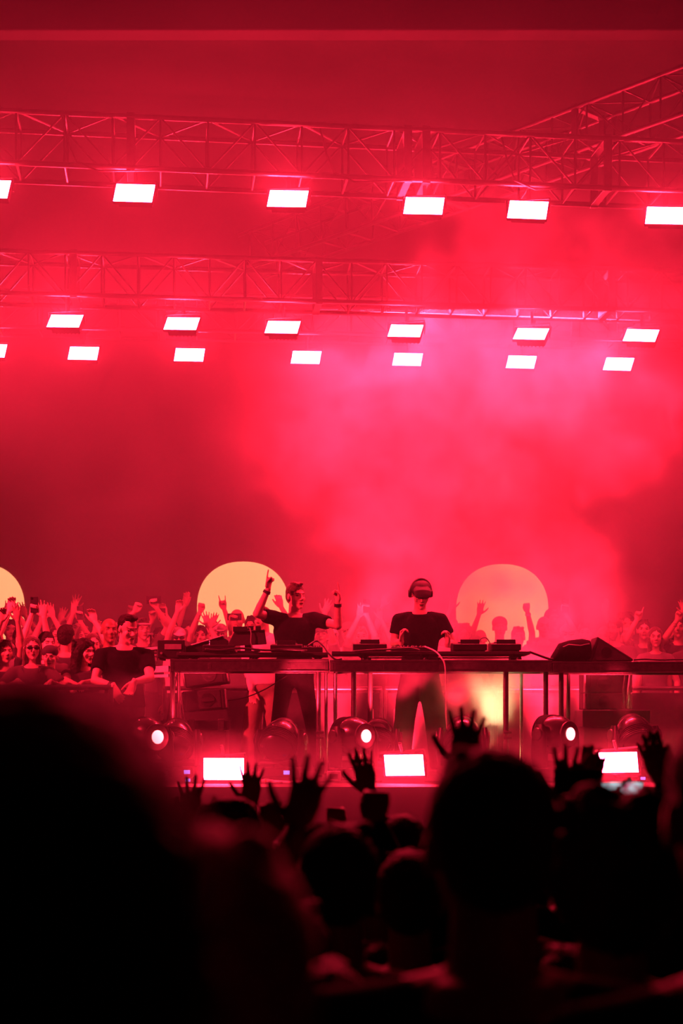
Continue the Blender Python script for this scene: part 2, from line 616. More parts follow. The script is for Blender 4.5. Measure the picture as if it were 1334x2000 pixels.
def ik(S, Wt, a, b, pole):
    v = Wt - S
    L = v.length
    mx = (a + b) * 0.985
    if L > mx:
        Wt = S + v * (mx / L); L = mx; v = Wt - S
    L = max(L, abs(a - b) * 1.2 + 1e-3)
    u = v.normalized()
    x = (a * a - b * b + L * L) / (2 * L)
    h = math.sqrt(max(a * a - x * x, 0))
    p = Vector(pole); p = (p - u * p.dot(u))
    p = p.normalized() if p.length > 1e-4 else Vector((0, 0, -1))
    return S + u * x + p * h, Wt


def person(loc, ztop, label, face=0, lean=0, head=(0, 0), n=None, p=None, hair=('short', 'dark'), shirt='black', sleeve='short',
           trousers='dark', skin=0, group=None, voxel=0.009, build=1.0, fat=1.1, roll=0, detail=True, face_dark=None, wide_legs=False, extras=(), fem=False, legs_apart=0.10):
    """loc: feet (world), ztop: world height of the crown; face: degrees, 0 looks at the camera; n / p: arm on the local -x / +x side"""
    loc = Vector(loc)
    n, p = [None if q is None else {k: (P(*v) if k in ('w', 'e') and not isinstance(v, Vector) else v) for k, v in q.items()} for q in (n, p)]
    s = (ztop - loc.z) / 1.75
    Rw = Matrix.Rotation(math.radians(face), 3, 'Z')
    inv = Rw.transposed()

    def tl(v):                                   # world -> local
        return inv @ (Vector(v) - loc)
    rm = mat_cache.setdefault(skin, SK[skin])
    g = Geo()
    b = build
    la = math.radians(lean)
    T = Matrix.Rotation(la, 3, 'X')              # lean towards -y
    piv = Vector((0, 0, 0.95))

    def up(v):
        return (piv + T @ (Vector(v) - piv)) * s
    X0, Y0 = Vector((1, 0, 0)), T @ Vector((0, 1, 0))
    tor = [(0.86, 0.145, 0.10, 0), (0.92, 0.158, 0.108, 0), (1.0, 0.152, 0.105, 0), (1.09, 0.135 if not fem else 0.118, 0.095, 0), (1.2, 0.150 if not fem else 0.135, 0.105, 0),
           (1.31, 0.170 if not fem else 0.152, 0.115, 0), (1.375, 0.155 if not fem else 0.135, 0.10, 0), (1.435, 0.10, 0.078, 0.005), (1.475, 0.062, 0.06, 0.008)]

    def torso(gg, inf, z0, z1):
        rg = []
        for (z, rx, ry, yo) in tor:
            if z < z0 or z > z1: continue
            f = b
            rg.append((up((0, yo, z)) if z > 0.95 else Vector((0, yo, z)) * s, X0 * (rx * f + inf) * s, (Y0 if z > 0.95 else Vector((0, 1, 0))) * (ry * f + inf) * s))
        gg.loft(rg, 20)
    torso(g, 0, 0, 2)
    # head
    neck = Vector((0, 0.012, 1.45))
    hc0 = Vector((0, -0.012, 1.632))
    Hr = T @ Matrix.Rotation(math.radians(head[0]), 3, 'Z') @ Matrix.Rotation(math.radians(head[1]), 3, 'X') @ Matrix.Rotation(math.radians(roll), 3, 'Y')
    nb = up((0, 0.012, 1.50))
    hc = nb + (Hr @ (hc0 - Vector((0, 0.012, 1.50)))) * s

    def hl(v):
        return hc + (Hr @ Vector(v)) * s

    def he(gg, c, r, RR=None):
        gg.ell(hl(c), [q * s for q in r], Hr @ RR if RR else Hr, 16, 10)
    g.capsule(up(neck) - Vector((0, 0, 0.03)) * s, hl((0, 0.022, -0.045)), 0.060 * s * (0.85 if fem else b ** 0.5), 0.054 * s * (0.85 if fem else 1), 12)
    he(g, (0, 0.012, 0.028), (0.076, 0.095, 0.090))
    he(g, (0, -0.022, -0.030), (0.063, 0.072, 0.078))
    he(g, (0, -0.048, -0.080), (0.040, 0.042, 0.034))
    he(g, (0, -0.082, -0.098), (0.021, 0.018, 0.018))
    he(g, (0, -0.082, 0.030), (0.046, 0.012, 0.010))
    for sx in (-1, 1):
        he(g, (sx * 0.078, 0.008, -0.004), (0.009, 0.019, 0.032))
        he(g, (sx * 0.040, -0.060, -0.024), (0.022, 0.021, 0.026))
    g.capsule(hl((0, -0.088, 0.018)), hl((0, -0.112, -0.020)), 0.008 * s, 0.0125 * s, 8)
    he(g, (0, -0.100, -0.028), (0.019, 0.012, 0.009))
    he(g, (0, -0.090, -0.055), (0.026, 0.011, 0.0065))
    he(g, (0, -0.088, -0.066), (0.022, 0.010, 0.0070))
    # legs
    for sx in (-1, 1):
        hip = Vector((sx * 0.085, 0, 0.90)) * s
        kn = Vector((sx * (0.09 + legs_apart * 0.15), -0.02, 0.49)) * s
        an = Vector((sx * (0.09 + legs_apart * 0.35), 0.015, 0.085)) * s
        g.capsule(hip, kn, 0.085 * s * b, 0.056 * s, 12)
        g.capsule(kn, (kn + an) / 2 + Vector((0, 0.012 * s, 0.05 * s)), 0.055 * s, 0.054 * s, 10)
        g.capsule((kn + an) / 2 + Vector((0, 0.012 * s, 0.05 * s)), an, 0.054 * s, 0.036 * s, 10)
        g.ell(an + Vector((sx * 0.006, -0.045, -0.045)) * s, (0.043 * s, 0.115 * s, 0.036 * s), None, 12, 8)
    # arms
    sh = Geo()
    arms_out = {}
    for key, sx, spec in (('n', -1, n), ('p', 1, p)):
        spec = dict(spec or {})
        raised = spec.get('w') is not None and tl(spec['w']).z > 1.45 * s if spec.get('w') is not None else False
        S = up((sx * (0.175 if not fem else 0.155) * b - (0.015 * sx if raised else 0), 0, 1.385 + (0.045 if raised else 0)))
        if spec.get('w') is not None:
            Wt = tl(spec['w'])
        else:
            Wt = S + Vector((sx * 0.08, -0.10, -0.52)) * s
        if spec.get('e') is not None:
            E = tl(spec['e'])
            e2 = S + (E - S).normalized() * min((E - S).length, 0.31 * s)
            E = e2
            Wt = E + (Wt - E).normalized() * min((Wt - E).length, 0.275 * s)
        else:
            pole = spec.get('pole', (sx * 1.0, 0.4, -0.6) if not raised else (sx * 0.6, -0.5, -0.8))
            E, Wt = ik(S, Wt, 0.29 * s, 0.26 * s, pole)
        g.capsule(up((sx * 0.06, 0, 1.425)), S, 0.050 * s * b, 0.055 * s * b, 12)
        g.capsule(S, E, 0.052 * s * b, 0.040 * s, 12)
        mid = E.lerp(Wt, 0.3)
        g.capsule(E, mid, 0.040 * s, 0.041 * s, 12)
        g.capsule(mid, Wt, 0.041 * s, 0.026 * s, 12)
        dd = Vector(spec['d']) if spec.get('d') else ((Wt - E).normalized() + Vector((0, 0, 0.8 if raised else 0)))
        if spec.get('d'): dd = inv @ dd
        nn = inv @ Vector(spec.get('palm', (0, -1, 0)))
        if abs(nn.normalized().dot(dd.normalized())) > 0.95: nn = Vector((0.3 * sx, -0.3, -1))
        xdir = dd.normalized().cross((nn - dd.normalized() * nn.dot(dd.normalized())).normalized())
        # thumb towards the body midline when the palm faces the viewer's side of the local -y
        want = spec.get('thumb')
        if want is None:
            side = 1 if xdir.x * -sx > 0 else -1
            # palm facing forward (-y): thumb points inward; palm facing back: outward
            if nn.y > 0.3: side = -side
        else:
            wv = inv @ Vector(want)
            side = 1 if xdir.dot(wv) > 0 else -1
        K = hand(g, Wt, dd, nn, side, spec.get('hand', 'relax' if spec.get('w') is None else 'open'), s, fat)
        arms_out[key] = (S, E, Wt, loc + Rw @ K, dd, nn)
        if spec.get('phone'):
            lb, rot_, lw_, off = spec['phone']
            gq = Wt + dd.normalized() * (0.10 * s) + nn.normalized() * 0.020
            phone(loc + Rw @ gq + Vector(off), rot_, lb, lit=spec.get('lit', False), group=spec.get('pgroup'), lw=lw_)
        if sleeve != 'none':
            t = {'short': 0.62, 'long': 1.0, 'cap': 0.3}[sleeve]
            sh.capsule(up((sx * 0.06, 0, 1.415)), S, (0.046 * b + 0.012) * s, (0.054 * b + 0.013) * s, 14)
            x_, y_, d_ = frame_of(E - S)
            q = S.lerp(E, t)
            r1 = (0.052 * b + 0.015) * s
            r2 = (0.040 + 0.026) * s if sleeve == 'short' else (0.040 + 0.014) * s
            sh.loft([(S, x_ * r1, y_ * r1), (q, x_ * r2, y_ * r2)], 14)
            if sleeve == 'long':
                sh.capsule(E, Wt.lerp(E, 0.06), 0.054 * s, 0.038 * s, 12)
    me = remesh(g, voxel * s, [SK[skin], EYE, LIP, SK[skin]], name='person', smooth=2, sm_factor=0.4)
    if detail:
        nf = len(me.polygons)
        ce = np.empty(nf * 3); me.polygons.foreach_get('center', ce); ce = ce.reshape(-1, 3)
        L = (ce - np.array(hc)) @ np.array(Hr) / s
        idx = np.zeros(nf, int)
        fr = L[:, 1] < -0.058
        for sx in (-1, 1):
            e = ((L[:, 0] - sx * 0.033) / 0.014) ** 2 + ((L[:, 2] - 0.006) / 0.0060) ** 2 < 1
            br = ((L[:, 0] - sx * 0.036) / 0.020) ** 2 + ((L[:, 2] - 0.031) / 0.0045) ** 2 < 1
            idx[fr & (e | br)] = 1
        lp = (L[:, 0] / 0.022) ** 2 + ((L[:, 2] + 0.061) / 0.008) ** 2 < 1
        idx[fr & lp] = 2
        if hair[0] == 'beard' or 'beard' in extras:
            bd = (L[:, 1] < -0.02) & (L[:, 2] < -0.035) & (L[:, 2] > -0.13) & ~lp
            idx[bd] = 1
        me.polygons.foreach_set('material_index', idx)
    o = bpy.data.objects.new('person', me)
    col.objects.link(o)
    o.location = loc
    o.rotation_euler = (0, 0, math.radians(face))
    tag(o, label, 'person', group)
    # shirt
    if shirt:
        torso(sh, 0.016, 0.90, 1.46)
        me2 = remesh(sh, 0.015 * s, [CL[shirt]], name='shirt', smooth=3)
        c = bpy.data.objects.new('shirt', me2); col.objects.link(c); c.parent = o
    if trousers:
        tg = Geo()
        tg.loft([(Vector((0, 0, z)) * s, X0 * rx * b * s, Vector((0, ry * b * s, 0))) for z, rx, ry in ((0.80, 0.15, 0.10), (0.88, 0.168, 0.118), (0.97, 0.165, 0.116), (1.02, 0.158, 0.11))], 18)
        for sx in (-1, 1):
            hip = Vector((sx * 0.085, 0, 0.88)) * s
            kn = Vector((sx * (0.09 + legs_apart * 0.15), -0.02, 0.49)) * s
            an = Vector((sx * (0.09 + legs_apart * 0.35), 0.015, 0.05)) * s
            rk, ra = (0.095, 0.105) if wide_legs else (0.068, 0.055)
            tg.loft([(hip, X0 * 0.094 * s, Vector((0, 0.10 * s, 0))), (hip.lerp(kn, 0.5), X0 * (rk + 0.012) * s, Vector((0, (rk + 0.015) * s, 0))), (kn, X0 * rk * s, Vector((0, rk * s, 0))),
                     (kn.lerp(an, 0.5), X0 * (ra + rk) / 2 * s, Vector((0, (ra + rk) / 2 * s, 0))), (an, X0 * ra * s, Vector((0, ra * 1.1 * s, 0)))], 14)
        me3 = remesh(tg, 0.018 * s, [CL[trousers]], name='trousers', smooth=2)
        c = bpy.data.objects.new('trousers', me3); col.objects.link(c); c.parent = o
        fg = Geo()
        for sx in (-1, 1):
            an = Vector((sx * (0.09 + legs_apart * 0.35), 0.015, 0.085)) * s
            fg2 = Geo()
            q = an + Vector((sx * 0.006, -0.045, -0.045)) * s
            fg2.loft([(q + Vector((0, 0.10, 0)) * s, X0 * 0.03 * s, Vector((0, 0, 0.03 * s))), (q + Vector((0, 0.05, 0)) * s, X0 * 0.046 * s, Vector((0, 0, 0.042 * s))),
                      (q + Vector((0, -0.03, -0.004)) * s, X0 * 0.05 * s, Vector((0, 0, 0.040 * s))), (q + Vector((0, -0.10, -0.008)) * s, X0 * 0.044 * s, Vector((0, 0, 0.032 * s))), (q + Vector((0, -0.125, -0.01)) * s, X0 * 0.025 * s, Vector((0, 0, 0.022 * s)))], 12)
            fg2.build('shoe', M['black_rough'], o, smooth=True)
    # hair and headwear
    kind, hcol = hair[0], hair[1]
    hg = Geo()
    rnd = random.Random(hash(label) & 0xffff if False else len(label) * 7 + int(abs(loc.x) * 100))
    if kind in ('short', 'beard', 'buzz'):
        t = 0.008 if kind != 'buzz' else 0.003
        he(hg, (0, 0.022, 0.040), (0.076 + t, 0.092 + t, 0.084 + t))
        he(hg, (0, 0.050, 0.0), (0.066 + t, 0.062 + t, 0.07 + t))
        if kind != 'buzz':
            for k in range(14):
                a = rnd.uniform(0, 2 * math.pi); q = rnd.uniform(0, 0.055)
                he(hg, (q * math.cos(a), -0.012 + q * math.sin(a), 0.112 + rnd.uniform(-0.006, 0.010)), (0.020, 0.022, 0.016))
        hm = remesh(hg, 0.008 * s, [HAIR[hcol]], name='hair', smooth=2, noise=(0.008 * s, 0.015))
    elif kind == 'quiff':
        he(hg, (0, 0.030, 0.045), (0.082, 0.090, 0.084))
        he(hg, (0, -0.030, 0.112), (0.060, 0.055, 0.028))
        he(hg, (0, 0.055, 0.0), (0.07, 0.06, 0.07))
        hm = remesh(hg, 0.008 * s, [HAIR[hcol]], name='hair', smooth=2, noise=(0.008 * s, 0.02))
    elif kind == 'curly':
        sz = hair[2] if len(hair) > 2 else 1.0
        he(hg, (0, 0.03, 0.045), (0.098 * sz, 0.105 * sz, 0.098 * sz))
        he(hg, (0, 0.055, -0.02), (0.10 * sz, 0.078 * sz, 0.10 * sz))
        for k in range(70):
            a = rnd.uniform(-0.35, math.pi + 0.35); e = rnd.uniform(-0.9, 1.5)
            v = (0.10 * sz * math.cos(a) * math.cos(e * 0.8), 0.035 + 0.10 * sz * math.sin(a) * math.cos(e * 0.8), 0.035 + 0.102 * sz * math.sin(e))
            he(hg, v, (0.019, 0.019, 0.019))
        hm = remesh(hg, 0.009 * s, [HAIR[hcol]], name='hair', smooth=1, noise=(0.02 * s, 0.018))
    elif kind == 'longcurly':
        he(hg, (0, 0.025, 0.045), (0.098, 0.102, 0.094))
        for sx in (-1, 1):
            he(hg, (sx * 0.085, 0.02, -0.06), (0.05, 0.06, 0.11)); he(hg, (sx * 0.10, 0.02, -0.16), (0.055, 0.06, 0.10))
        he(hg, (0, 0.07, -0.10), (0.11, 0.05, 0.16))
        for k in range(60):
            a = rnd.uniform(-0.2, math.pi + 0.2); z = rnd.uniform(-0.24, 0.10)
            he(hg, (0.115 * math.cos(a), 0.03 + 0.09 * math.sin(a), z), (0.022, 0.022, 0.024))
        hm = remesh(hg, 0.010 * s, [HAIR[hcol]], name='hair', smooth=1, noise=(0.022 * s, 0.02))
    elif kind == 'long':
        he(hg, (0, 0.022, 0.042), (0.086, 0.098, 0.088))
        for sx in (-1, 1):
            he(hg, (sx * 0.070, 0.02, -0.06), (0.024, 0.045, 0.10)); he(hg, (sx * 0.066, 0.02, -0.17), (0.028, 0.04, 0.10))
        he(hg, (0, 0.075, -0.09), (0.08, 0.035, 0.17))
        hm = remesh(hg, 0.010 * s, [HAIR[hcol]], name='hair', smooth=2, noise=(0.010 * s, 0.015))
    elif kind == 'bun':
        he(hg, (0, 0.024, 0.040), (0.082, 0.096, 0.088)); he(hg, (0, 0.05, 0.14), (0.035, 0.035, 0.03))
        hm = remesh(hg, 0.009 * s, [HAIR[hcol]], name='hair', smooth=2, noise=(0.010 * s, 0.015))
    elif kind in ('cap', 'capback', 'beanie'):
        he(hg, (0, 0.03, 0.02), (0.082, 0.09, 0.075))
        hm = remesh(hg, 0.009 * s, [HAIR[hcol if hcol in HAIR else 'dark']], name='hair', smooth=2)
        cg = Geo()
        he(cg, (0, 0.016, 0.056), (0.090, 0.104, 0.078))
        if kind != 'beanie':
            yy = -1 if kind == 'cap' else 1
            cg.loft([(hl((0, yy * 0.06, 0.052)), Hr @ Vector((0.075 * s, 0, 0)), Hr @ Vector((0, 0, 0.010 * s))),
                     (hl((0, yy * 0.11, 0.048)), Hr @ Vector((0.074 * s, 0, 0)), Hr @ Vector((0, 0, 0.008 * s))),
                     (hl((0, yy * 0.155, 0.036)), Hr @ Vector((0.055 * s, 0, 0)), Hr @ Vector((0, 0, 0.006 * s))),
                     (hl((0, yy * 0.175, 0.030)), Hr @ Vector((0.02 * s, 0, 0)), Hr @ Vector((0, 0, 0.004 * s)))], 14)
        cm = remesh(cg, 0.0075 * s, [CL[hair[2] if len(hair) > 2 else 'dark']], name='cap', smooth=1)
        c = bpy.data.objects.new('cap', cm); col.objects.link(c); c.parent = o
    else:
        hm = None
    if hm:
        c = bpy.data.objects.new('hair', hm); col.objects.link(c); c.parent = o
    if 'sunglasses' in extras or 'glasses' in extras:
        gg = Geo()
        gm = M['black'] if 'sunglasses' in extras else M['metal']
        for sx in (-1, 1):
            if 'sunglasses' in extras:
                he(gg, (sx * 0.034, -0.096, 0.008), (0.030, 0.008, 0.019))
            else:
                pts = [hl((sx * 0.034 + 0.024 * math.cos(t * math.pi / 6), -0.10, 0.006 + 0.017 * math.sin(t * math.pi / 6))) for t in range(13)]
                gg.tube(pts, 0.0022 * s, 6)
            gg.capsule(hl((sx * 0.062, -0.09, 0.012)), hl((sx * 0.083, 0.01, 0.010)), 0.003 * s, 0.003 * s, 6)
        gg.capsule(hl((-0.01, -0.103, 0.012)), hl((0.01, -0.103, 0.012)), 0.003 * s, 0.003 * s, 6)
        gg.build('sunglasses' if 'sunglasses' in extras else 'glasses', gm, o, smooth=True)
    if 'headband' in extras:
        gg = Geo()
        gg.tube([hl((0.083 * math.cos(t * math.pi / 12), 0.012 + 0.100 * math.sin(t * math.pi / 12), 0.062)) for t in range(25)], 0.012 * s, 8)
        gg.build('headband', CL['white'], o, smooth=True)
    if 'harness' in extras:
        gg = Geo()
        for pts in (((-0.09, -0.075, 1.44), (-0.02, -0.138, 1.30), (0.10, -0.135, 1.16)), ((0.09, -0.075, 1.44), (0.02, -0.138, 1.30), (-0.10, -0.135, 1.16)), ((-0.16, -0.08, 1.27), (0, -0.142, 1.26), (0.16, -0.08, 1.27)), ((0, -0.13, 1.34), (0, -0.142, 1.2), (0, -0.13, 1.1))):
            gg.tube([up(q) for q in pts], 0.009 * s, 6)
        gg.build('harness', M['black'], o, smooth=True)
    for key, m_ in (('watch_p', M['black']), ('watch_n', M['black']), ('band_p', CL['white']), ('band_n', CL['dark'])):
        if key in extras:
            S, E, Wt, K, dd, nn = arms_out[key[-1]]
            u = (Wt - E).normalized()
            gg = Geo(); gg.cyl(Wt - u * 0.045 * s, Wt - u * 0.018 * s, 0.036 * s, 0.033 * s, 14)
            gg.build('watch' if key[0] == 'w' else 'wristband', m_, o, smooth='auto')
    o['_s'] = s
    PEOPLE.append((o, arms_out, hc, Hr, s))
    return o, arms_out


mat_cache = {}
PEOPLE = []


def phone(c, rot, label, lit=False, group=None, lw=(0.075, 0.155)):
    """slab phone; screen looks to local -Y"""
    t = empty('phone', c, [math.radians(q) for q in rot], label, 'phone', group)
    Geo().box((0, 0, 0), (lw[0], 0.009, lw[1])).build('phone_body', M['black'], t, bevel=0.003)
    Geo().box((0, -0.0052, 0), (lw[0] * 0.92, 0.001, lw[1] * 0.94)).build('screen', SCREEN_LIT if lit else M['glass_dark'], t)
    if not lit:
        Geo().cyl((0.02, 0.004, lw[1] * 0.38), (0.02, 0.0065, lw[1] * 0.38), 0.012, n=12).build('camera_lens', M['glass_dark'], t)
    return t


M['glass_dark'] = mat('dark_glass', (0.01, 0.01, 0.012), 0.1, coat=1.0)


def screen_mat():
    m = bpy.data.materials.new('lit_phone_screen'); m.use_nodes = True
    nt = m.node_tree; nt.nodes.clear()
    tc = nt.nodes.new('ShaderNodeTexCoord'); no = nt.nodes.new('ShaderNodeTexNoise'); no.inputs['Scale'].default_value = 25; no.inputs['Detail'].default_value = 3
    cr = nt.nodes.new('ShaderNodeValToRGB')
    cr.color_ramp.elements[0].position = 0.38; cr.color_ramp.elements[0].color = (0.5, 0.01, 0.09, 1)
    cr.color_ramp.elements[1].position = 0.58; cr.color_ramp.elements[1].color = (0.65, 0.9, 1.0, 1)
    e = nt.nodes.new('ShaderNodeEmission'); e.inputs[1].default_value = 0.9
    o = nt.nodes.new('ShaderNodeOutputMaterial')
    nt.links.new(tc.outputs['Object'], no.inputs[0]); nt.links.new(no.outputs[0], cr.inputs[0]); nt.links.new(cr.outputs[0], e.inputs[0]); nt.links.new(e.outputs[0], o.inputs[0])
    return m


SCREEN_LIT = screen_mat()


# ------------------------------------------------------------------ the two performers and the person behind
DJ = 15.05


def floor_at(px, D, z):
    return (X(px, D), D, z)


def unit(a):
    return Vector(a).normalized()


dj1, a1 = person(floor_at(575, DJ, STAGE), Z(1140, DJ), 'person in black T-shirt at the decks, both arms raised, index fingers pointing up',
                 face=12, head=(22, 4), hair=('short', 'brown'), shirt='black', sleeve='short', trousers='black', voxel=0.0062, build=1.08, fat=1.0, legs_apart=0.42,
                 n=dict(e=P(502, 1199, DJ - 0.20), w=P(524, 1150, DJ - 0.24), hand='point', d=unit((0.10, -0.05, 1)), palm=(0.8, -0.6, 0), thumb=(0.6, -0.6, 0)),
                 p=dict(e=P(660, 1222, DJ - 0.16), w=P(660, 1175, DJ - 0.22), hand='point', d=unit((-0.10, -0.05, 1)), palm=(-0.75, -0.6, 0), thumb=(-0.6, -0.6, 0)),
                 extras=('watch_p', 'band_n'))
dj2, a2 = person(floor_at(820, DJ, STAGE), Z(1132, DJ), 'person in black T-shirt and black visor cap, head bowed over the decks, loose fists raised',
                 face=-4, lean=3, head=(8, 23), hair=('buzz', 'brown'), shirt='black', sleeve='short', trousers='dark', voxel=0.0062, build=1.05, fat=1.0, wide_legs=True, legs_apart=0.3,
                 n=dict(e=P(770, 1256, DJ - 0.02), w=P(784, 1254, DJ - 0.20), hand='curl', d=unit((0.05, -0.12, 1)), palm=(0.9, -0.4, 0), thumb=(0.4, -0.8, 0)),
                 p=dict(e=P(884, 1258, DJ - 0.02), w=P(874, 1258, DJ - 0.20), hand='curl', d=unit((0.02, -0.12, 1)), palm=(-0.9, -0.4, 0), thumb=(-0.4, -0.8, 0)),
                 extras=('glasses',))
# visor cap and headphones of the second performer
_o, _ar, _hc, _Hr, _s = PEOPLE[-1]


def hl2(v):
    return _hc + (_Hr @ Vector(v)) * _s


cg = Geo()
cg.ell(hl2((0, 0.012, 0.052)), [0.090 * _s, 0.106 * _s, 0.080 * _s], _Hr, 18, 12)
cg.loft([(hl2((0, -0.070, 0.075)), _Hr @ Vector((0.080 * _s, 0, 0)), _Hr @ Vector((0, 0.02 * _s, 0.030 * _s))),
         (hl2((0, -0.115, 0.060)), _Hr @ Vector((0.082 * _s, 0, 0)), _Hr @ Vector((0, 0, 0.030 * _s))),
         (hl2((0, -0.150, 0.038)), _Hr @ Vector((0.070 * _s, 0, 0)), _Hr @ Vector((0, 0, 0.022 * _s))),
         (hl2((0, -0.165, 0.028)), _Hr @ Vector((0.045 * _s, 0, 0)), _Hr @ Vector((0, 0, 0.012 * _s)))], 16)
cm = remesh(cg, 0.006, [M['black_rough']], name='visor_cap', smooth=3)
c = bpy.data.objects.new('visor_cap', cm); col.objects.link(c); c.parent = dj2
hp = Geo()
hp.tube([hl2((0.098 * math.cos(math.pi * t / 12), 0.03, 0.0 + 0.142 * math.sin(math.pi * t / 12))) for t in range(13)], 0.011, 8)
hb = hp.build('headphone_band', M['grey'], dj2, smooth=True, label='pale headphone band over the cap')
for sx in (-1, 1):
    h2 = Geo()
    h2.lathe(hl2((sx * 0.078, 0.03, 0.0)), _Hr @ Vector((sx, 0, 0)), [(0, 0.028), (0.006, 0.042), (0.02, 0.044), (0.034, 0.036), (0.036, 0.004)], 18)
    h2.build('ear_cup', M['black'], dj2, smooth='auto')

helper, a3 = person(floor_at(516, 15.6, STAGE), Z(1186, 15.6), 'person in pale jacket and baggy light trousers behind the table, mostly hidden',
                    face=-20, head=(-10, 10), hair=('short', 'brown'), shirt='white', sleeve='long', trousers='tan', voxel=0.009, build=1.15, wide_legs=True, legs_apart=0.3,
                    n=dict(e=P(484, 1325, 15.6), w=P(494, 1362, 15.4), hand='relax', d=(0.1, 0, -1)))


# ------------------------------------------------------------------ decks, risers, legs
TD = 14.2     # depth of the front edge of the long table


def deck(px0, px1, pyt, pyb, D0, D1, legs, label, m='black_rough'):
    """a staging deck used as table: platform, rim and tube legs; legs: (px, depth, material)"""
    x0, x1 = X(px0, D0), X(px1, D0)
    zt, zb = Z(pyt, D0), Z(pyb, D0)
    t = empty('stage_deck_table', ((x0 + x1) / 2, (D0 + D1) / 2, STAGE), label=label, cat='table', group='black decks making the long table')
    o = t.location
    g = Geo().box(((0), 0, zt - 0.012 - o.z), (x1 - x0, D1 - D0, 0.024))
    g.build('table_top', M[m], t, bevel=0.004)
    g = Geo()
    hh = zt - zb - 0.024
    zc = (zt - 0.024 + zb) / 2 - o.z
    for y in (-(D1 - D0) / 2 + 0.02, (D1 - D0) / 2 - 0.02):
        g.box((0, y, zc), (x1 - x0, 0.035, hh))
        g.box((0, y, zb - o.z + 0.004), (x1 - x0, 0.05, 0.01))
    for x in (-(x1 - x0) / 2 + 0.02, (x1 - x0) / 2 - 0.02):
        g.box((x, 0, zc), (0.035, D1 - D0, hh))
    for k in range(1, 4):
        g.box((-(x1 - x0) / 2 + (x1 - x0) * k / 4, 0, zc), (0.03, D1 - D0, hh * 0.6))
    g.build('rim_frame', M['dark_metal'], t, bevel=0.003)
    for (px, D, r, mm) in legs:
        lx = X(px, D) - o.x
        g = Geo().cyl((lx, D - o.y, 0.012), (lx, D - o.y, zb - o.z), r, n=14)
        lo = g.build('leg', M[mm], t, smooth='auto')
        Geo().cyl((lx, D - o.y, 0), (lx, D - o.y, 0.02), r * 1.5, n=14).build('foot', M['black'], lo, smooth='auto')
        if r > 0.02:
            g = Geo()
            for zz in (0.42, 0.37):
                g.box((lx + 0.015, D - o.y - 0.01, zz), (0.075, 0.05, 0.022))
            g.build('clamp', M['dark_metal'], lo, bevel=0.003)
    return t, zt


T1, ZT = deck(332, 642, 1287, 1311, TD, TD + 0.62, [(337, TD + 0.04, 0.024, 'metal'), (349, TD + 0.56, 0.017, 'metal'), (622, TD + 0.06, 0.024, 'metal'), (655 - 18, TD + 0.56, 0.017, 'metal')],
              'black deck table with chrome legs in front of the near speaker stack')
T2, _ = deck(644, 1078, 1289, 1312, TD, TD + 0.62, [(655, TD + 0.5, 0.02, 'metal'), (691, TD + 0.06, 0.026, 'metal'), (988, TD + 0.06, 0.026, 'metal'), (1018, TD + 0.56, 0.018, 'metal'), (723, TD + 0.4, 0.024, 'dark_metal'), (1066, TD + 0.08, 0.024, 'dark_metal')],
              'black deck table carrying the decks before the person in the visor cap')
T3, _ = deck(1080, 1460, 1292, 1314, TD, TD + 0.62, [(1096, TD + 0.08, 0.024, 'dark_metal'), (1440, TD + 0.08, 0.024, 'dark_metal'), (1110, TD + 0.56, 0.018, 'dark_metal'), (1430, TD + 0.56, 0.018, 'dark_metal')],
              'black deck table carrying the wedge speaker at the smoky end')

# the pale side bench at the near corner
sb = empty('side_bench', (X(290, TD + 0.35), TD + 0.4, STAGE), label='pale metal side bench jutting from the end of the long table', cat='bench')
o = sb.location
zt = Z(1300, TD + 0.1)
pa, pb = P(329, 1300, TD + 0.10) - o, P(250, 1314, TD + 0.62) - o
g = Geo()
for dz, w_ in ((-0.03, 0.06), (-0.095, 0.028)):
    g.prism([(pa.x, pa.y, pa.z + dz - w_ / 2), (pb.x, pb.y, pa.z + dz - w_ / 2), (pb.x, pb.y, pa.z + dz + w_ / 2), (pa.x, pa.y, pa.z + dz + w_ / 2)], (0.3, 1, 0), 0.03)
g.box(((pa.x + pb.x) / 2, (pa.y + pb.y) / 2, pa.z - 0.065), (0.05, 0.05, 0.05))
g.build('side_rail', M['white'], sb, bevel=0.004)
g = Geo().prism([(pa.x, pa.y + 0.02, pa.z), (pb.x, pb.y + 0.02, pa.z), (pb.x + 0.16, pb.y + 0.05, pa.z), (pa.x - 0.01, pa.y + 0.34, pa.z)], (0, 0, -1), 0.02)
g.build('bench_top', M['alu'], sb, bevel=0.003)
g = Geo().cyl((pb.x + 0.07, pb.y - 0.02, 0.0), (pb.x + 0.07, pb.y - 0.02, pa.z - 0.1), 0.020, n=14)
g.build('leg', M['metal'], sb, smooth='auto')
g = Geo().cyl((pb.x + 0.14, pb.y + 0.12, 0.0), (pb.x + 0.14, pb.y + 0.12, pa.z - 0.02), 0.014, n=14)
g.build('leg', M['metal'], sb, smooth='auto')
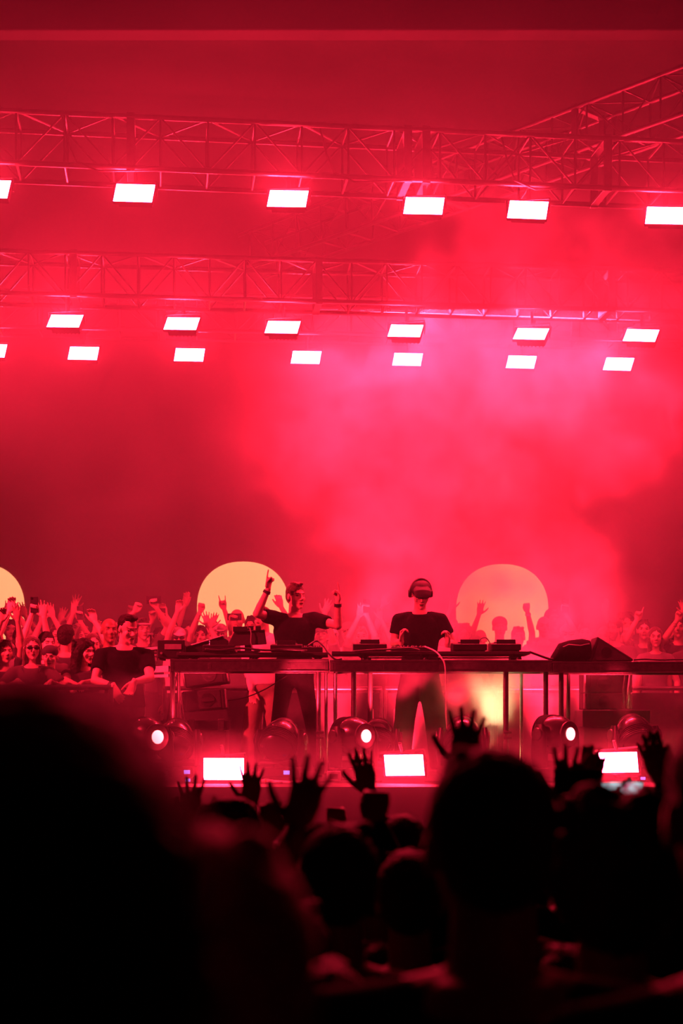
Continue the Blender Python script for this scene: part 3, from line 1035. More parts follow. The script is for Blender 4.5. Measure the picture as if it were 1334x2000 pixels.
# small shelf with clamps above it
sh = empty('clamped_shelf', P(300, 1300, TD + 0.4), label='small pale shelf clamped above the side bench beside a thin stand', cat='shelf')
g = Geo().box((0, 0, 0.16), (0.26, 0.2, 0.025), rot=(0, math.radians(-6), 0))
g.build('shelf_board', M['white'], sh, bevel=0.003)
g = Geo(); g.box((-0.02, 0, 0.08), (0.06, 0.06, 0.14)); g.box((-0.03, -0.03, 0.02), (0.10, 0.05, 0.04)); g.cyl((-0.05, -0.06, 0.09), (0.03, -0.06, 0.09), 0.014)
g.build('clamp', M['alu'], sh, bevel=0.004)
for (a_, b_) in ((277, 1288), (305, 1284)):
    Geo().box(P(a_, b_, TD + 0.36) - sh.location, (0.035, 0.05, 0.075)).build('knob', M['alu'], sh, bevel=0.008)
ms = empty('thin_stand', P(294, 1302, TD + 0.42), label='thin upright microphone stand rising above the clamped shelf', cat='stand')
g = Geo().cyl((0, 0, 0), (0, 0, 0.31), 0.008)
g.build('pole', M['dark_metal'], ms, smooth='auto')
Geo().box((0, 0, 0.315), (0.05, 0.03, 0.018)).build('top_plate', M['alu'], ms, bevel=0.003)
Geo().box((0.03, 0, 0.12), (0.07, 0.03, 0.022)).build('clip', M['alu'], ms, bevel=0.003)
Geo().cyl((0, 0, 0), (0, 0, 0.02), 0.05).build('stand_foot', M['black'], ms, smooth='auto')

# riser shelves that stand on the decks
ZR = Z(1272, TD + 0.1)


def riser(px0, px1, pyt, feet, label, D0=TD + 0.08, D1=TD + 0.56, m='black_rough', base=None, thick=0.03):
    x0, x1 = X(px0, D0), X(px1, D0)
    zt = Z(pyt, D0)
    t = empty('riser_shelf', ((x0 + x1) / 2, (D0 + D1) / 2, ZT), label=label, cat='shelf', group='low risers on the long table')
    o = t.location
    Geo().box((0, 0, zt - thick / 2 - o.z), (x1 - x0, D1 - D0, thick)).build('shelf_board', M[m], t, bevel=0.004)
    for px in feet:
        for y in (D0 + 0.05, D1 - 0.05):
            lx = X(px, D0) - o.x
            Geo().loft([((lx, y - o.y, zt - thick - o.z), (0.055, 0, 0), (0, 0.04, 0)), ((lx, y - o.y, (zt - thick - o.z) * 0.55), (0.026, 0, 0), (0, 0.026, 0)), ((lx, y - o.y, 0.0), (0.032, 0, 0), (0, 0.03, 0))], 12).build('foot', M['black'], t, smooth='auto')
    return t, zt


RS1, z1 = riser(345, 640, 1274, (372, 492, 620), 'low black riser shelf under the tangle of mixers beside the lectern-like screen stand')
RS2, z2 = riser(648, 1036, 1272, (712, 832, 1014), 'long low riser shelf under the decks before the person in the visor cap')
# pale lower shelf lit in the gap
lw = empty('lower_shelf', (X(860, TD + 0.3), TD + 0.3, ZT), label='bright metal strip shelf lying in the gap under the long riser', cat='shelf')
Geo().box((0, 0, 0.022), (1.45, 0.20, 0.008)).build('shelf_board', M['metal'], lw, bevel=0.002)
for x in (-0.68, 0, 0.68):
    Geo().box((x, 0, 0.009), (0.03, 0.2, 0.018)).build('foot', M['black'], lw)

GY = TD + 0.30


def knobs(g, x0, x1, y0, y1, z, nx, ny, r=0.007, h=0.014, seed=0):
    rr = random.Random(seed)
    for i in range(nx):
        for j in range(ny):
            x = x0 + (x1 - x0) * (i + 0.5) / nx; y = y0 + (y1 - y0) * (j + 0.5) / ny
            g.cyl((x, y, z), (x, y, z + h * rr.uniform(0.7, 1.2)), r * rr.uniform(0.7, 1.2), n=8)


def media_player(px, base, label, w=0.32, tilt=4):
    d = 0.38
    t = empty('media_player', (X(px, GY), GY, base), (math.radians(-tilt) * 0, 0, 0), label, 'player', 'players and mixers on the risers')
    g = Geo(); g.prism([(-w / 2, -d / 2, 0.012), (-w / 2, d / 2, 0.012), (-w / 2, d / 2, 0.075), (-w / 2, d / 2 - 0.08, 0.095), (-w / 2, -d / 2, 0.07)], (1, 0, 0), w)
    g.build('body', M['black'], t, bevel=0.006)
    g = Geo().cyl((0, 0.03, 0.075), (0, 0.03, 0.098), 0.10, n=28)
    g.build('jog_wheel', M['dark_metal'], t, smooth='auto')
    g = Geo().prism([(-0.09, -d / 2 + 0.02, 0.07), (0.09, -d / 2 + 0.02, 0.07), (0.09, -d / 2 + 0.035, 0.115), (-0.09, -d / 2 + 0.035, 0.115)], (0, 1, 0), 0.012)
    g.build('display', M['glass_dark'], t, bevel=0.002)
    g = Geo(); knobs(g, -w / 2 + 0.02, -w / 2 + 0.06, -0.1, 0.15, 0.07, 1, 5, seed=px)
    g.build('button_row', M['grey'], t)
    for x in (-w / 2 + 0.03, w / 2 - 0.03):
        for y in (-d / 2 + 0.04, d / 2 - 0.04):
            Geo().cyl((x, y, 0), (x, y, 0.014), 0.016, n=10).build('foot', M['black_rough'], t)
    return t


def mixer(px, base, label, w=0.34, h=0.07):
    d = 0.38
    t = empty('mixer', (X(px, GY), GY, base), (0, 0, 0), label, 'mixer', 'players and mixers on the risers')
    g = Geo(); g.prism([(-w / 2, -d / 2, 0.0), (-w / 2, d / 2, 0.0), (-w / 2, d / 2, h), (-w / 2, -d / 2, h * 0.85)], (1, 0, 0), w)
    g.build('body', M['black'], t, bevel=0.006)
    g = Geo(); knobs(g, -w / 2 + 0.02, w / 2 - 0.02, -0.16, 0.06, h * 0.9, 8, 5, seed=px + 1)
    g.build('knob_field', M['grey'], t)
    g = Geo()
    for k in range(4):
        x = -w / 2 + w * (k + 0.5) / 4
        g.box((x, 0.12, h + 0.008), (0.014, 0.026, 0.02))
    g.build('fader', M['alu'], t, bevel=0.002)
    return t


media_player(560, z1, 'flat black player on the low riser before the person with raised arms', 0.30)
mixer(610, z1, 'small black mixer next to the edge of the low riser', 0.2, 0.06)
media_player(430, z1, 'black player under the tilted pale panel', 0.30)
media_player(722, z2, 'first black player on the long riser, nearest the gap between the two performers')
mixer(800, z2, 'black mixer with rows of knobs under the hands of the person in the visor cap', 0.36, 0.05)
media_player(915, z2, 'black player beside the raised fist of the person in the visor cap')
media_player(985, z2, 'black player closest to the far end of the long riser', 0.28)
# left group: black box, tilted pale panel
bx = empty('control_box', (X(338, GY), GY, ZT), label='low black control box at the near corner of the long table', cat='box')
Geo().box((0, 0, 0.10), (0.26, 0.34, 0.17)).build('body', M['black'], bx, bevel=0.008)
Geo().box((0.02, -0.175, 0.12), (0.16, 0.012, 0.05)).build('front_panel', M['grey'], bx, bevel=0.003)
g = Geo(); g.cyl((-0.09, -0.18, 0.06), (-0.09, -0.2, 0.06), 0.012); g.cyl((0.09, -0.18, 0.06), (0.09, -0.2, 0.06), 0.012)
g.build('knob', M['alu'], bx)
for x in (-0.1, 0.1):
    Geo().box((x, 0, 0.008), (0.03, 0.3, 0.016)).build('foot', M['black_rough'], bx)
tp = empty('tilted_controller', (X(405, GY + 0.1), GY + 0.1, z1), label='pale controller panel tilted on a wedge at the near end of the table', cat='controller')
g = Geo(); g.prism([(-0.19, -0.13, 0.05), (0.16, -0.13, 0.155), (0.20, -0.13, 0.13), (0.20, -0.13, 0.0), (-0.19, -0.13, 0.0)], (0, 1, 0), 0.24)
g.build('wedge', M['black'], tp, bevel=0.005)
g = Geo(); g.prism([(-0.195, -0.15, 0.055), (0.16, -0.15, 0.162), (0.165, -0.15, 0.174), (-0.20, -0.15, 0.067)], (0, 1, 0), 0.30)
g.build('pale_panel', M['white'], tp, bevel=0.003)

# screen stand with tilted monitor seen from behind
st = empty('screen_stand', (X(484, TD + 0.2), TD + 0.2, z1), label='dark pole stand holding a tilted screen seen from behind, in front of the orange sun', cat='stand')
o = st.location
g = Geo(); g.box((0, 0.06, 0.11), (0.065, 0.04, 0.25)); g.box((0, 0.06, 0.01), (0.2, 0.16, 0.02))
g.build('post', M['black'], st, bevel=0.006)
g = Geo(); g.prism([(-0.20, 0.0, 0.06), (0.18, 0.0, 0.08), (0.16, 0.0, 0.22), (-0.13, 0.0, 0.20)], (0.0, 1, 0.25), 0.03)
g.build('screen_back', M['black_rough'], st, bevel=0.006)
g = Geo(); g.box((-0.07, -0.01, 0.225), (0.14, 0.03, 0.05)); g.box((0.1, -0.01, 0.235), (0.05, 0.03, 0.04)); g.box((0.03, -0.01, 0.235), (0.05, 0.03, 0.04))
g.build('top_clamp', M['black'], st, bevel=0.004)
g = Geo().tube([(0.02, -0.02, 0.24), (0.035, -0.03, 0.18), (0.03, -0.03, 0.10), (0.05, -0.03, 0.03), (0.12, -0.04, 0.012)], 0.006)
g.build('cable', M['grey'], st, smooth=True, label='pale cable down the post')
# cables lying around the gear
rc = random.Random(5)


def cable(pts, r, m, label, group='cables over the table'):
    # Catmull-Rom through pixel-anchored points already in metres
    P_ = [Vector(p) for p in pts]
    P_ = [P_[0]] + P_ + [P_[-1]]
    out = []
    for i in range(1, len(P_) - 2):
        for k in range(6):
            t = k / 6
            a_, b_, c_, d_ = P_[i - 1:i + 3]
            out.append(0.5 * ((2 * b_) + (c_ - a_) * t + (2 * a_ - 5 * b_ + 4 * c_ - d_) * t * t + (3 * b_ - a_ - 3 * c_ + d_) * t ** 3))
    out.append(P_[-2])
    ob = Geo().tube(out, r, 7).build('cable', m, smooth=True)
    return tag(ob, label, 'cable', group)


fy = TD + 0.02
cable([P(830, 1263, TD + .1), P(850, 1272, TD + .04), P(862, 1285, TD - .02), P(869, 1300, TD - .03), P(871, 1340, TD - .02), P(872, 1400, TD), P(874, 1440, TD + .1)], 0.007, M['white'], 'thin pale cable drooping from the riser, past the wide trousers')
cable([P(1034, 1273, TD + .1), P(1050, 1279, TD + .1), P(1070, 1286, TD + .1), P(1085, 1289, TD + .1)], 0.012, M['black'], 'black cable sloping off the long riser towards the covered case')
cable([P(600, 1262, TD + .1), P(618, 1252, TD + .2), P(632, 1262, TD + .15), P(641, 1275, TD + .08), P(655, 1288, TD + .06), P(668, 1287, TD + .06)], 0.009, M['black'], 'black cable looping over the joint between the two risers')
cable([P(690, 1272, TD + .06), P(720, 1270, TD + .05), P(760, 1268, TD + .05), P(800, 1266, TD + .06), P(820, 1270, TD + .06)], 0.009, M['dark_metal'], 'dark cable lying along the front of the long riser')
cable([P(400, 1268, TD + .07), P(430, 1270, TD + .06), P(470, 1266, TD + .06), P(520, 1270, TD + .05), P(560, 1268, TD + .05), P(600, 1271, TD + .05)], 0.010, M['black'], 'black cable snaking along the front of the low riser')
cable([P(935, 1256, TD + .25), P(940, 1247, TD + .25), P(950, 1246, TD + .25), P(957, 1256, TD + .25)], 0.005, M['grey'], 'small wire hoop standing up from the players')
cable([P(560, 1320, TD + .7), P(520, 1345, TD + .75), P(480, 1362, TD + .8), P(445, 1368, TD + .85)], 0.006, M['black'], 'black wire sagging under the table beside the pale trousers')

# wedge monitor and covered gear on the far deck
def wedge(label, px, D, pts_px, depth, m='black_rough', name='wedge_speaker'):
    b = P(px, 1291, D); b.z = Z(1292, TD)
    t = empty(name, b, label=label, cat='speaker')
    pts = [P(a_, b_, D) - b for a_, b_ in pts_px]
    g = Geo().prism(pts, (0, 1, 0), depth)
    g.build('cabinet', M[m], t, bevel=0.01)
    return t, pts


wd, pts = wedge('black wedge speaker lying on its side on the far deck, facing into the smoke', 1185, TD + 0.1, [(1148, 1291.5), (1167, 1243), (1237, 1287), (1236, 1291.5)], 0.34)
Geo().prism([pts[1] + Vector((0.02, -0.008, -0.03)), pts[2] + Vector((-0.04, -0.008, -0.005)), pts[3] + Vector((-0.05, -0.008, 0.01)), pts[0] + Vector((0.04, -0.008, 0.01))], (0, 1, 0), 0.006).build('grille', M['grille'], wd)
ct_ = (pts[0] + pts[1] + pts[2]) / 3
Geo().cyl(ct_ + Vector((0.0, -0.014, 0.0)), ct_ + Vector((0.0, 0.0, 0.0)), 0.048, n=24).build('speaker_cone', M['black'], wd)
b2 = P(1112, 1291, TD + 0.2); b2.z = Z(1292, TD)
bg = empty('covered_case', b2, label='rounded black cloth-covered case leaning against the wedge speaker', cat='case')
g = Geo()
g.loft([((-0.17 + 0.0, 0, 0.0), (0, 0.0, 0.01), (0, 0.12, 0)), ((-0.165, 0, 0.03), (0, 0, 0.04), (0, 0.14, 0)), ((-0.10, 0, 0.09), (0, 0, 0.09), (0, 0.16, 0)), ((0.0, 0, 0.105), (0, 0, 0.105), (0, 0.16, 0)), ((0.12, 0, 0.112), (0, 0, 0.112), (0, 0.16, 0)), ((0.19, 0, 0.11), (0, 0, 0.10), (0, 0.14, 0))], 16)
g.build('cover', M['cloth_black'], bg, smooth=True)
Geo().tube([(-0.12, -0.1, 0.12), (-0.03, -0.165, 0.16), (0.08, -0.165, 0.15), (0.17, -0.12, 0.17)], 0.006).build('strap', M['grey'], bg, smooth=True)
cable([P(1238, 1289, TD + .2), P(1262, 1287.5, TD + .2), P(1290, 1289, TD + .15), P(1334, 1288, TD + .2), P(1380, 1289, TD + .2)], 0.008, M['black'], 'black cable lying on the far deck beyond the wedge speaker')

# ------------------------------------------------------------------ speaker stacks
def speaker_box(label, c, w, h, d, tilt, zrot=0, mir=1, fly=True):
    t = empty('line_array_speaker', c, (0, math.radians(tilt), math.radians(zrot)), label, 'speaker', 'line array speakers beside the stage')
    g = Geo(); g.prism([(-w / 2, -d / 2, -h / 2), (w / 2, -d / 2, -h / 2), (w / 2, -d / 2, h / 2), (-w / 2, -d / 2, h / 2)], (0, 1, 0), d)
    g.build('cabinet', M['black_rough'], t, bevel=0.012)
    Geo().box((0, -d / 2 - 0.006, 0), (w * 0.82, 0.01, h * 0.86)).build('grille', M['grille'], t, bevel=0.004)
    g = Geo().lathe((mir * w * 0.10, -d / 2 - 0.010, 0), (0, -1, 0), [(0, h * 0.34), (0.008, h * 0.34), (0.010, h * 0.30), (0.004, h * 0.2), (0.010, h * 0.06), (0.012, 0.001)], 26)
    g.build('speaker_cone', M['black'], t, smooth='auto')
    g = Geo()
    for sx in (-1, 1):
        g.box((sx * (w / 2 + 0.012), -d / 2 + 0.03, 0), (0.02, 0.03, h * 0.9))
    g.build('rigging_rail', M['alu'], t, bevel=0.003)
    Geo().box((mir * w * 0.10, -d / 2 - 0.022, 0), (h * 0.66, 0.012, 0.035)).build('brand_bar', M['black_rough'], t)
    return t


speaker_box('upper box of the speaker stack under the near end of the long table', P(405, 1320, 15.6), 0.42, 0.21, 0.5, -8)
speaker_box('lower box of the speaker stack under the near end of the long table', P(402, 1368, 15.6), 0.42, 0.21, 0.5, -5)
cs = empty('flight_case', (X(382, 15.6), 15.62, STAGE), label='black flight case carrying the near speaker stack', cat='case')
Geo().box((0.0, 0, 0.26), (0.66, 0.45, 0.36)).build('case_body', mat('case_laminate', (0.10, 0.09, 0.09), 0.5, noise=0.2), cs, bevel=0.008)
Geo().box((0.0, 0, 0.49), (0.68, 0.47, 0.10)).build('case_lid', M['black'], cs, bevel=0.008)
for x in (-0.28, -0.02, 0.28):
    Geo().box((x, -0.24, 0.49), (0.06, 0.03, 0.13)).build('latch', M['dark_metal'], cs, bevel=0.005)
for x in (-0.28, 0.28):
    for y in (-0.17, 0.17):
        Geo().cyl((x - 0.02, y, 0.045), (x + 0.02, y, 0.045), 0.04, n=14).build('caster', M['black'], cs)
        Geo().box((x, y, 0.075), (0.03, 0.04, 0.03)).build('caster_fork', M['alu'], cs)
cs.location.z = STAGE - 0.005 + 0.0
# curved stand beside the stack
fs = empty('cable_trolley', (X(352, 15.2), 15.2, STAGE), label='tall curved metal frame standing beside the near speaker stack', cat='frame')
g = Geo()
g.tube([(-0.16, 0, 0.0), (-0.13, 0, 0.5), (-0.05, 0, 0.98)], 0.018); g.tube([(0.02, 0, 0.0), (0.04, 0, 0.5), (-0.03, 0, 1.0)], 0.014)
g.tube([(-0.13, 0, 0.5), (0.04, 0, 0.5)], 0.010); g.tube([(-0.1, 0, 0.72), (0.01, 0, 0.72)], 0.010)
g.tube([(0, 0, 0.34), (-0.2, 0, 0.28), (-0.38, 0, 0.2)], 0.02)
g.build('tube_frame', M['dark_metal'], fs, smooth=True)
Geo().box((-0.16, 0, 0.012), (0.5, 0.3, 0.024)).build('foot_plate', M['black'], fs, bevel=0.005)

speaker_box('upper box of the smoke-hidden speaker stack below the wedge speaker', P(1180, 1335, 15.45), 0.44, 0.21, 0.5, 0, mir=-1)
speaker_box('lower box of the smoke-hidden speaker stack below the wedge speaker', P(1180, 1370, 15.45), 0.44, 0.17, 0.5, 0, mir=-1)
rb = empty('rigging_frame', P(1228, 1384, 15.15), label='curved fly frame rising beside the smoke-hidden speaker stack', cat='frame')
Geo().tube([(-0.01, 0, 0), (0.0, 0, 0.2), (0.02, 0, 0.36), (0.05, 0, 0.47)], 0.02).build('curved_tube', M['alu'], rb, smooth=True)
Geo().tube([(-0.05, 0, 0), (-0.05, 0, 0.2), (-0.03, 0, 0.36), (0.0, 0, 0.47)], 0.014).build('inner_tube', M['dark_metal'], rb, smooth=True)
cs2 = empty('flight_case', (X(1195, 15.45), 15.45, STAGE), label='wide dark flight case under the smoke-hidden speaker stack', cat='case')
Geo().box((0, 0, 0.26), (0.66, 0.5, 0.42)).build('case_body', M['black_rough'], cs2, bevel=0.008)
Geo().box((0, 0, 0.555), (0.68, 0.52, 0.17)).build('case_lid', M['black'], cs2, bevel=0.008)
for x in (-0.28, 0.28):
    for y in (-0.2, 0.2):
        Geo().box((x, y, 0.025), (0.05, 0.05, 0.05)).build('foot', M['black'], cs2)

# ------------------------------------------------------------------ moving heads
LENS = emis('lens_glow', (1.0, 0.10, 0.12), 14, light=False)
LED_BLUE = emis('blue_display', (0.25, 0.2, 1.0), 1.6, light=False)


def moving_head(px, py, D, aim, label, lit=True, pan=0, s=1.0, energy=900, spot=14, blue=None):
    """py: row of the head's centre"""
    c = P(px, py, D)
    gz = STAGE
    hh = c.z - gz
    t = empty('moving_head_light', (c.x, c.y, gz), (0, 0, 0), label, 'stage light', 'moving head lights on the stage floor')
    aim = Vector(aim).normalized()
    yaw = math.atan2(aim.y, aim.x) + math.pi / 2      # yoke frame: lens looks to -Y of the yoke
    Ry = Matrix.Rotation(yaw, 3, 'Z')
    # base
    g = Geo(); g.loft([((0, 0, 0.02), (0.19 * s, 0, 0), (0, 0.16 * s, 0)), ((0, 0, 0.09), (0.185 * s, 0, 0), (0, 0.155 * s, 0)), ((0, 0, 0.125), (0.13 * s, 0, 0), (0, 0.12 * s, 0))], 4 * 7)
    bs = Geo().box((0, 0, 0.062), (0.36 * s, 0.30 * s, 0.085), taper=0.93)
    bo = bs.build('base', M['black'], t, bevel=0.015)
    for x in (-0.14, 0.14):
        for y in (-0.11, 0.11):
            Geo().cyl((x * s, y * s, 0), (x * s, y * s, 0.02), 0.022, n=10).build('foot', M['black_rough'], t)
    if blue:
        Geo().box((blue * s, -0.153 * s, 0.065), (0.055, 0.006, 0.035)).build('display', LED_BLUE, t, label='small lit blue display')
    # yoke: crossbar and two arms on either side of the head
    def q(v): return Ry @ Vector(v)
    cb = Geo(); cb.loft([(q((-0.20 * s, 0, 0.145)), q((0, 0.07 * s, 0)), Vector((0, 0, 0.035))), (q((0.20 * s, 0, 0.145)), q((0, 0.07 * s, 0)), Vector((0, 0, 0.035)))], 16)
    cb.cyl((0, 0, 0.10), (0, 0, 0.15), 0.07 * s, n=20)
    cb.build('yoke', M['black'], t, smooth='auto')
    for sx in (-1, 1):
        g = Geo()
        g.loft([(q((sx * 0.205 * s, 0, 0.12)), q((0.026 * s, 0, 0)), q((0, 0.085 * s, 0))), (q((sx * 0.21 * s, 0, 0.22)), q((0.036 * s, 0, 0)), q((0, 0.095 * s, 0))),
                (q((sx * 0.208 * s, 0, hh)), q((0.034 * s, 0, 0)), q((0, 0.085 * s, 0))), (q((sx * 0.2 * s, 0, hh + 0.09 * s)), q((0.022 * s, 0, 0)), q((0, 0.05 * s, 0)))], 16)
        g.build('yoke_arm', M['black'], t, smooth='auto')
        g = Geo().lathe(q((sx * 0.235 * s, 0, hh)), q((sx, 0, 0)), [(0, 0.06 * s), (0.012, 0.055 * s), (0.016, 0.02 * s)], 20)
        g.build('pivot_cap', M['dark_metal'], t, smooth='auto')
    # head: rounded body along the aim, open lens at the front
    hcn = Vector((0, 0, hh))
    g = Geo().lathe(hcn - aim * 0.20 * s, aim, [(0, 0.02 * s), (0.01 * s, 0.10 * s), (0.05 * s, 0.15 * s), (0.12 * s, 0.172 * s), (0.22 * s, 0.172 * s), (0.30 * s, 0.15 * s), (0.35 * s, 0.118 * s), (0.365 * s, 0.105 * s), (0.345 * s, 0.098 * s), (0.32 * s, 0.09 * s)], 30)
    ho = g.build('head', M['head_shell'], t, smooth='auto')
    g = Geo()
    for k in range(6):
        g.lathe(hcn - aim * (0.13 - 0.02 * k) * s, aim, [(0, 0.168 * s), (0.004, 0.178 * s), (0.009, 0.178 * s), (0.012, 0.168 * s)], 30)
    g.build('cooling_rib', M['black'], ho, smooth='auto')
    g = Geo().lathe(hcn + aim * 0.145 * s, aim, [(0, 0.095 * s), (0.004, 0.112 * s), (0.03, 0.112 * s), (0.034, 0.095 * s)], 30)
    g.build('lens_ring', M['dark_metal'], ho, smooth='auto')
    g = Geo().lathe(hcn + aim * 0.155 * s, aim, [(0, 0.088 * s), (0.012, 0.08 * s), (0.024, 0.05 * s), (0.028, 0.002)], 26)
    g.build('lens', M['lens_glass'], ho, smooth='auto')
    if lit:
        g = Geo().lathe(hcn + aim * 0.184 * s + Vector((0, 0, 0)), aim, [(0, 0.058 * s), (0.003, 0.046 * s), (0.006, 0.003)], 20)
        g.build('lamp_glow', LENS, ho, smooth=True, label='hot bright lamp centre in the lens')
    if energy:
        ld = bpy.data.lights.new('beam', 'SPOT'); ld.energy = energy; ld.color = RED; ld.spot_size = math.radians(spot); ld.spot_blend = 0.4; ld.shadow_soft_size = 0.05
        lo = bpy.data.objects.new('beam', ld); col.objects.link(lo); lo.parent = t
        lo.location = hcn + aim * 0.22 * s
        lo.rotation_euler = aim.to_track_quat('-Z', 'Y').to_euler()
    return t


M['head_shell'] = mat('glossy_black_shell', (0.03, 0.03, 0.03), 0.25, coat=0.6)
M['lens_glass'] = mat('lens_glass', (0.35, 0.35, 0.35), 0.12, 0.2, coat=1.0)
HD = 13.55
LITDIR = (0.62, -0.78, 0.02)
moving_head(286, 1440, 12.9, LITDIR, 'moving head light with glowing lens under the pale side bench, throwing a thin beam', True, energy=5000, spot=6)
moving_head(690, 1438, HD, LITDIR, 'moving head light with glowing lens between the two performers', True, energy=5000, spot=6)
moving_head(1085, 1434, HD, LITDIR, 'moving head light with glowing lens below the wedge speaker', True, energy=5000, spot=6)
BACKE = 700
UPE = 2400
moving_head(343, 1444, 13.9, (0.05, 0.75, 0.66), 'dark moving head turned away in front of the near speaker stack', False, energy=BACKE * 0.35, spot=50, blue=0.12)
moving_head(548, 1444, 13.75, (0.25, 0.72, 0.66), 'dark moving head turned away at the feet of the person with raised arms', False, energy=BACKE * 0.8, spot=55, blue=0.06)
moving_head(738, 1440, 14.05, (0.12, 0.70, 0.70), 'dark moving head turned away, half behind the middle glowing one', False, energy=BACKE, spot=60, s=0.9)
moving_head(904, 1440, 13.9, (0.05, 0.68, 0.73), 'dark moving head turned away under the raised hand, before the yellow glow', False, energy=BACKE * 0.15, spot=60)
moving_head(1240, 1436, 13.9, (-0.15, 0.70, 0.70), 'dark moving head turned away in front of the smoke-hidden speakers', False, energy=BACKE * 0.8, spot=55)
moving_head(192, 1458, 12.42, (0.3, 0.75, 0.6), 'dark moving head lowest in the smoke beside the side bench', False, energy=0, s=0.85)

# warm blinder behind the far legs, throwing the yellow glow
def warm(px, py, D, aim, e, spot, label):
    t = empty('warm_uplight', P(px, py, D), label=label, cat='stage light', group='warm uplights behind the table')
    t.location.z = STAGE
    a_ = Vector(aim).normalized()
    Geo().box((0, 0, 0.03), (0.2, 0.16, 0.06)).build('base', M['black'], t, bevel=0.01)
    Geo().cyl(Vector((0, 0, 0.08)), Vector((0, 0, 0.08)) + a_ * 0.12, 0.07, n=20).build('can', M['black'], t, smooth='auto')
    Geo().cyl(Vector((0, 0, 0.08)) + a_ * 0.12, Vector((0, 0, 0.08)) + a_ * 0.124, 0.06, n=20).build('lens', emis('warm_lens', (1, 0.62, 0.22), 30, False), t)
    ld = bpy.data.lights.new('warm_beam', 'SPOT'); ld.energy = e; ld.color = (1.0, 0.60, 0.27); ld.spot_size = math.radians(spot); ld.spot_blend = 1.0; ld.shadow_soft_size = 0.06
    lo = bpy.data.objects.new('warm_beam', ld); col.objects.link(lo); lo.parent = t
    lo.location = Vector((0, 0, 0.08)) + a_ * 0.14
    lo.rotation_euler = a_.to_track_quat('-Z', 'Y').to_euler()
    return t


warm(952, 1440, 14.62, (0.12, 0.1, 1), 230, 60, 'small warm uplight glowing yellow in smoke behind the far chrome legs')
warm(770, 1455, 14.6, (-0.12, 0.0, 1), 10, 44, 'small warm uplight glowing beside the trousers of the person in the visor cap')
warm(1290, 1450, 14.6, (-0.05, 0.0, 1), 6, 50, 'small faint warm uplight near the picture edge beyond the dark flight case')

for px_, lb_ in ((655, 'red uplight added for the smoke behind the table, between the two performers'), (800, 'red uplight added for the smoke behind the trousers of the person in the visor cap'), (1060, 'red uplight added for the smoke behind the dark legs near the covered case'), (1180, 'red uplight added for the smoke behind the smoke-hidden speaker stack')):  # uplights put in to brighten the smoke column from below
    t_ = empty('added_red_uplight', (X(px_, 15.78), 15.75, STAGE), label=lb_, cat='stage light', group='red uplights added to light the smoke')
    a_ = Vector((0.0, 0.20, 1)).normalized()
    Geo().box((0, 0, 0.02), (0.14, 0.12, 0.04)).build('base', M['black'], t_, bevel=0.008)
    Geo().cyl(Vector((0, 0, 0.04)), Vector((0, 0, 0.04)) + a_ * 0.10, 0.055, n=18).build('can', M['black'], t_, smooth='auto')
    Geo().cyl(Vector((0, 0, 0.04)) + a_ * 0.10, Vector((0, 0, 0.04)) + a_ * 0.103, 0.048, n=18).build('lens', LENS, t_)
    ld = bpy.data.lights.new('added_red_beam', 'SPOT'); ld.energy = UPE; ld.color = RED; ld.spot_size = math.radians(62); ld.spot_blend = 1.0; ld.shadow_soft_size = 0.05
    lo = bpy.data.objects.new('added_red_beam', ld); col.objects.link(lo); lo.parent = t_
    lo.location = Vector((0, 0, 0.04)) + a_ * 0.12
    lo.rotation_euler = a_.to_track_quat('-Z', 'Y').to_euler()

# little things on the stage edge
def small_box(px, D, w, d, h, m, label, name='power_box', blue=False):
    t = empty(name, (X(px, D), D, STAGE), label=label, cat='box', group='little boxes on the stage floor')
    Geo().box((0, 0, h / 2), (w, d, h)).build('body', m, t, bevel=0.006)
    Geo().box((0, -d / 2 - 0.003, h / 2), (w * 0.6, 0.006, h * 0.5)).build('display' if blue else 'socket', LED_BLUE if blue else M['black'], t)
    return t


small_box(368, 12.9, 0.07, 0.08, 0.05, M['black'], 'tiny box with a lit blue display beside the first floor strobe', blue=True)
small_box(1254, 13.3, 0.07, 0.08, 0.05, M['black'], 'tiny box with a lit blue display beside the floor strobe at the smoky end', blue=True)
small_box(652, 13.2, 0.12, 0.12, 0.09, M['alu'], 'pale metal bracket box on the floor under the middle glowing moving head')
small_box(303, 13.1, 0.16, 0.12, 0.07, M['dark_metal'], 'low dark bracket box on the floor below the near glowing moving head')


def fpt(px, D, h=0.012):
    return (X(px, D), D, STAGE + h)


cable([fpt(512, 12.75), fpt(530, 12.7, 0.02), fpt(552, 12.8), fpt(570, 12.7), fpt(592, 12.85)], 0.012, M['white'], 'pale cable lying on the stage edge between the floor strobes', 'cables on the stage floor')
cable([fpt(600, 13.0), fpt(660, 12.9), fpt(720, 13.05), fpt(745, 12.95)], 0.010, M['black'], 'black cable on the floor running to the middle floor strobe', 'cables on the stage floor')
cable([fpt(830, 13.0), fpt(900, 12.8), fpt(1000, 13.0), fpt(1100, 12.9), fpt(1165, 13.1)], 0.010, M['black'], 'long black cable on the floor between the last two floor strobes', 'cables on the stage floor')
cg_ = empty('cable_connector', fpt(522, 12.72, 0.0), label='pale cable connector lying at the end of the pale cable', cat='connector')
Geo().lathe((-0.05, 0, 0.022), (1, 0.1, 0), [(0, 0.016), (0.03, 0.02), (0.06, 0.018), (0.10, 0.012)], 14).build('sleeve', M['white'], cg_, smooth='auto')
Geo().lathe((-0.02, 0, 0.022), (1, 0.1, 0), [(0, 0.021), (0.012, 0.021)], 14).build('ring', mat('yellow_ring', (0.7, 0.5, 0.1), 0.5), cg_, smooth='auto')

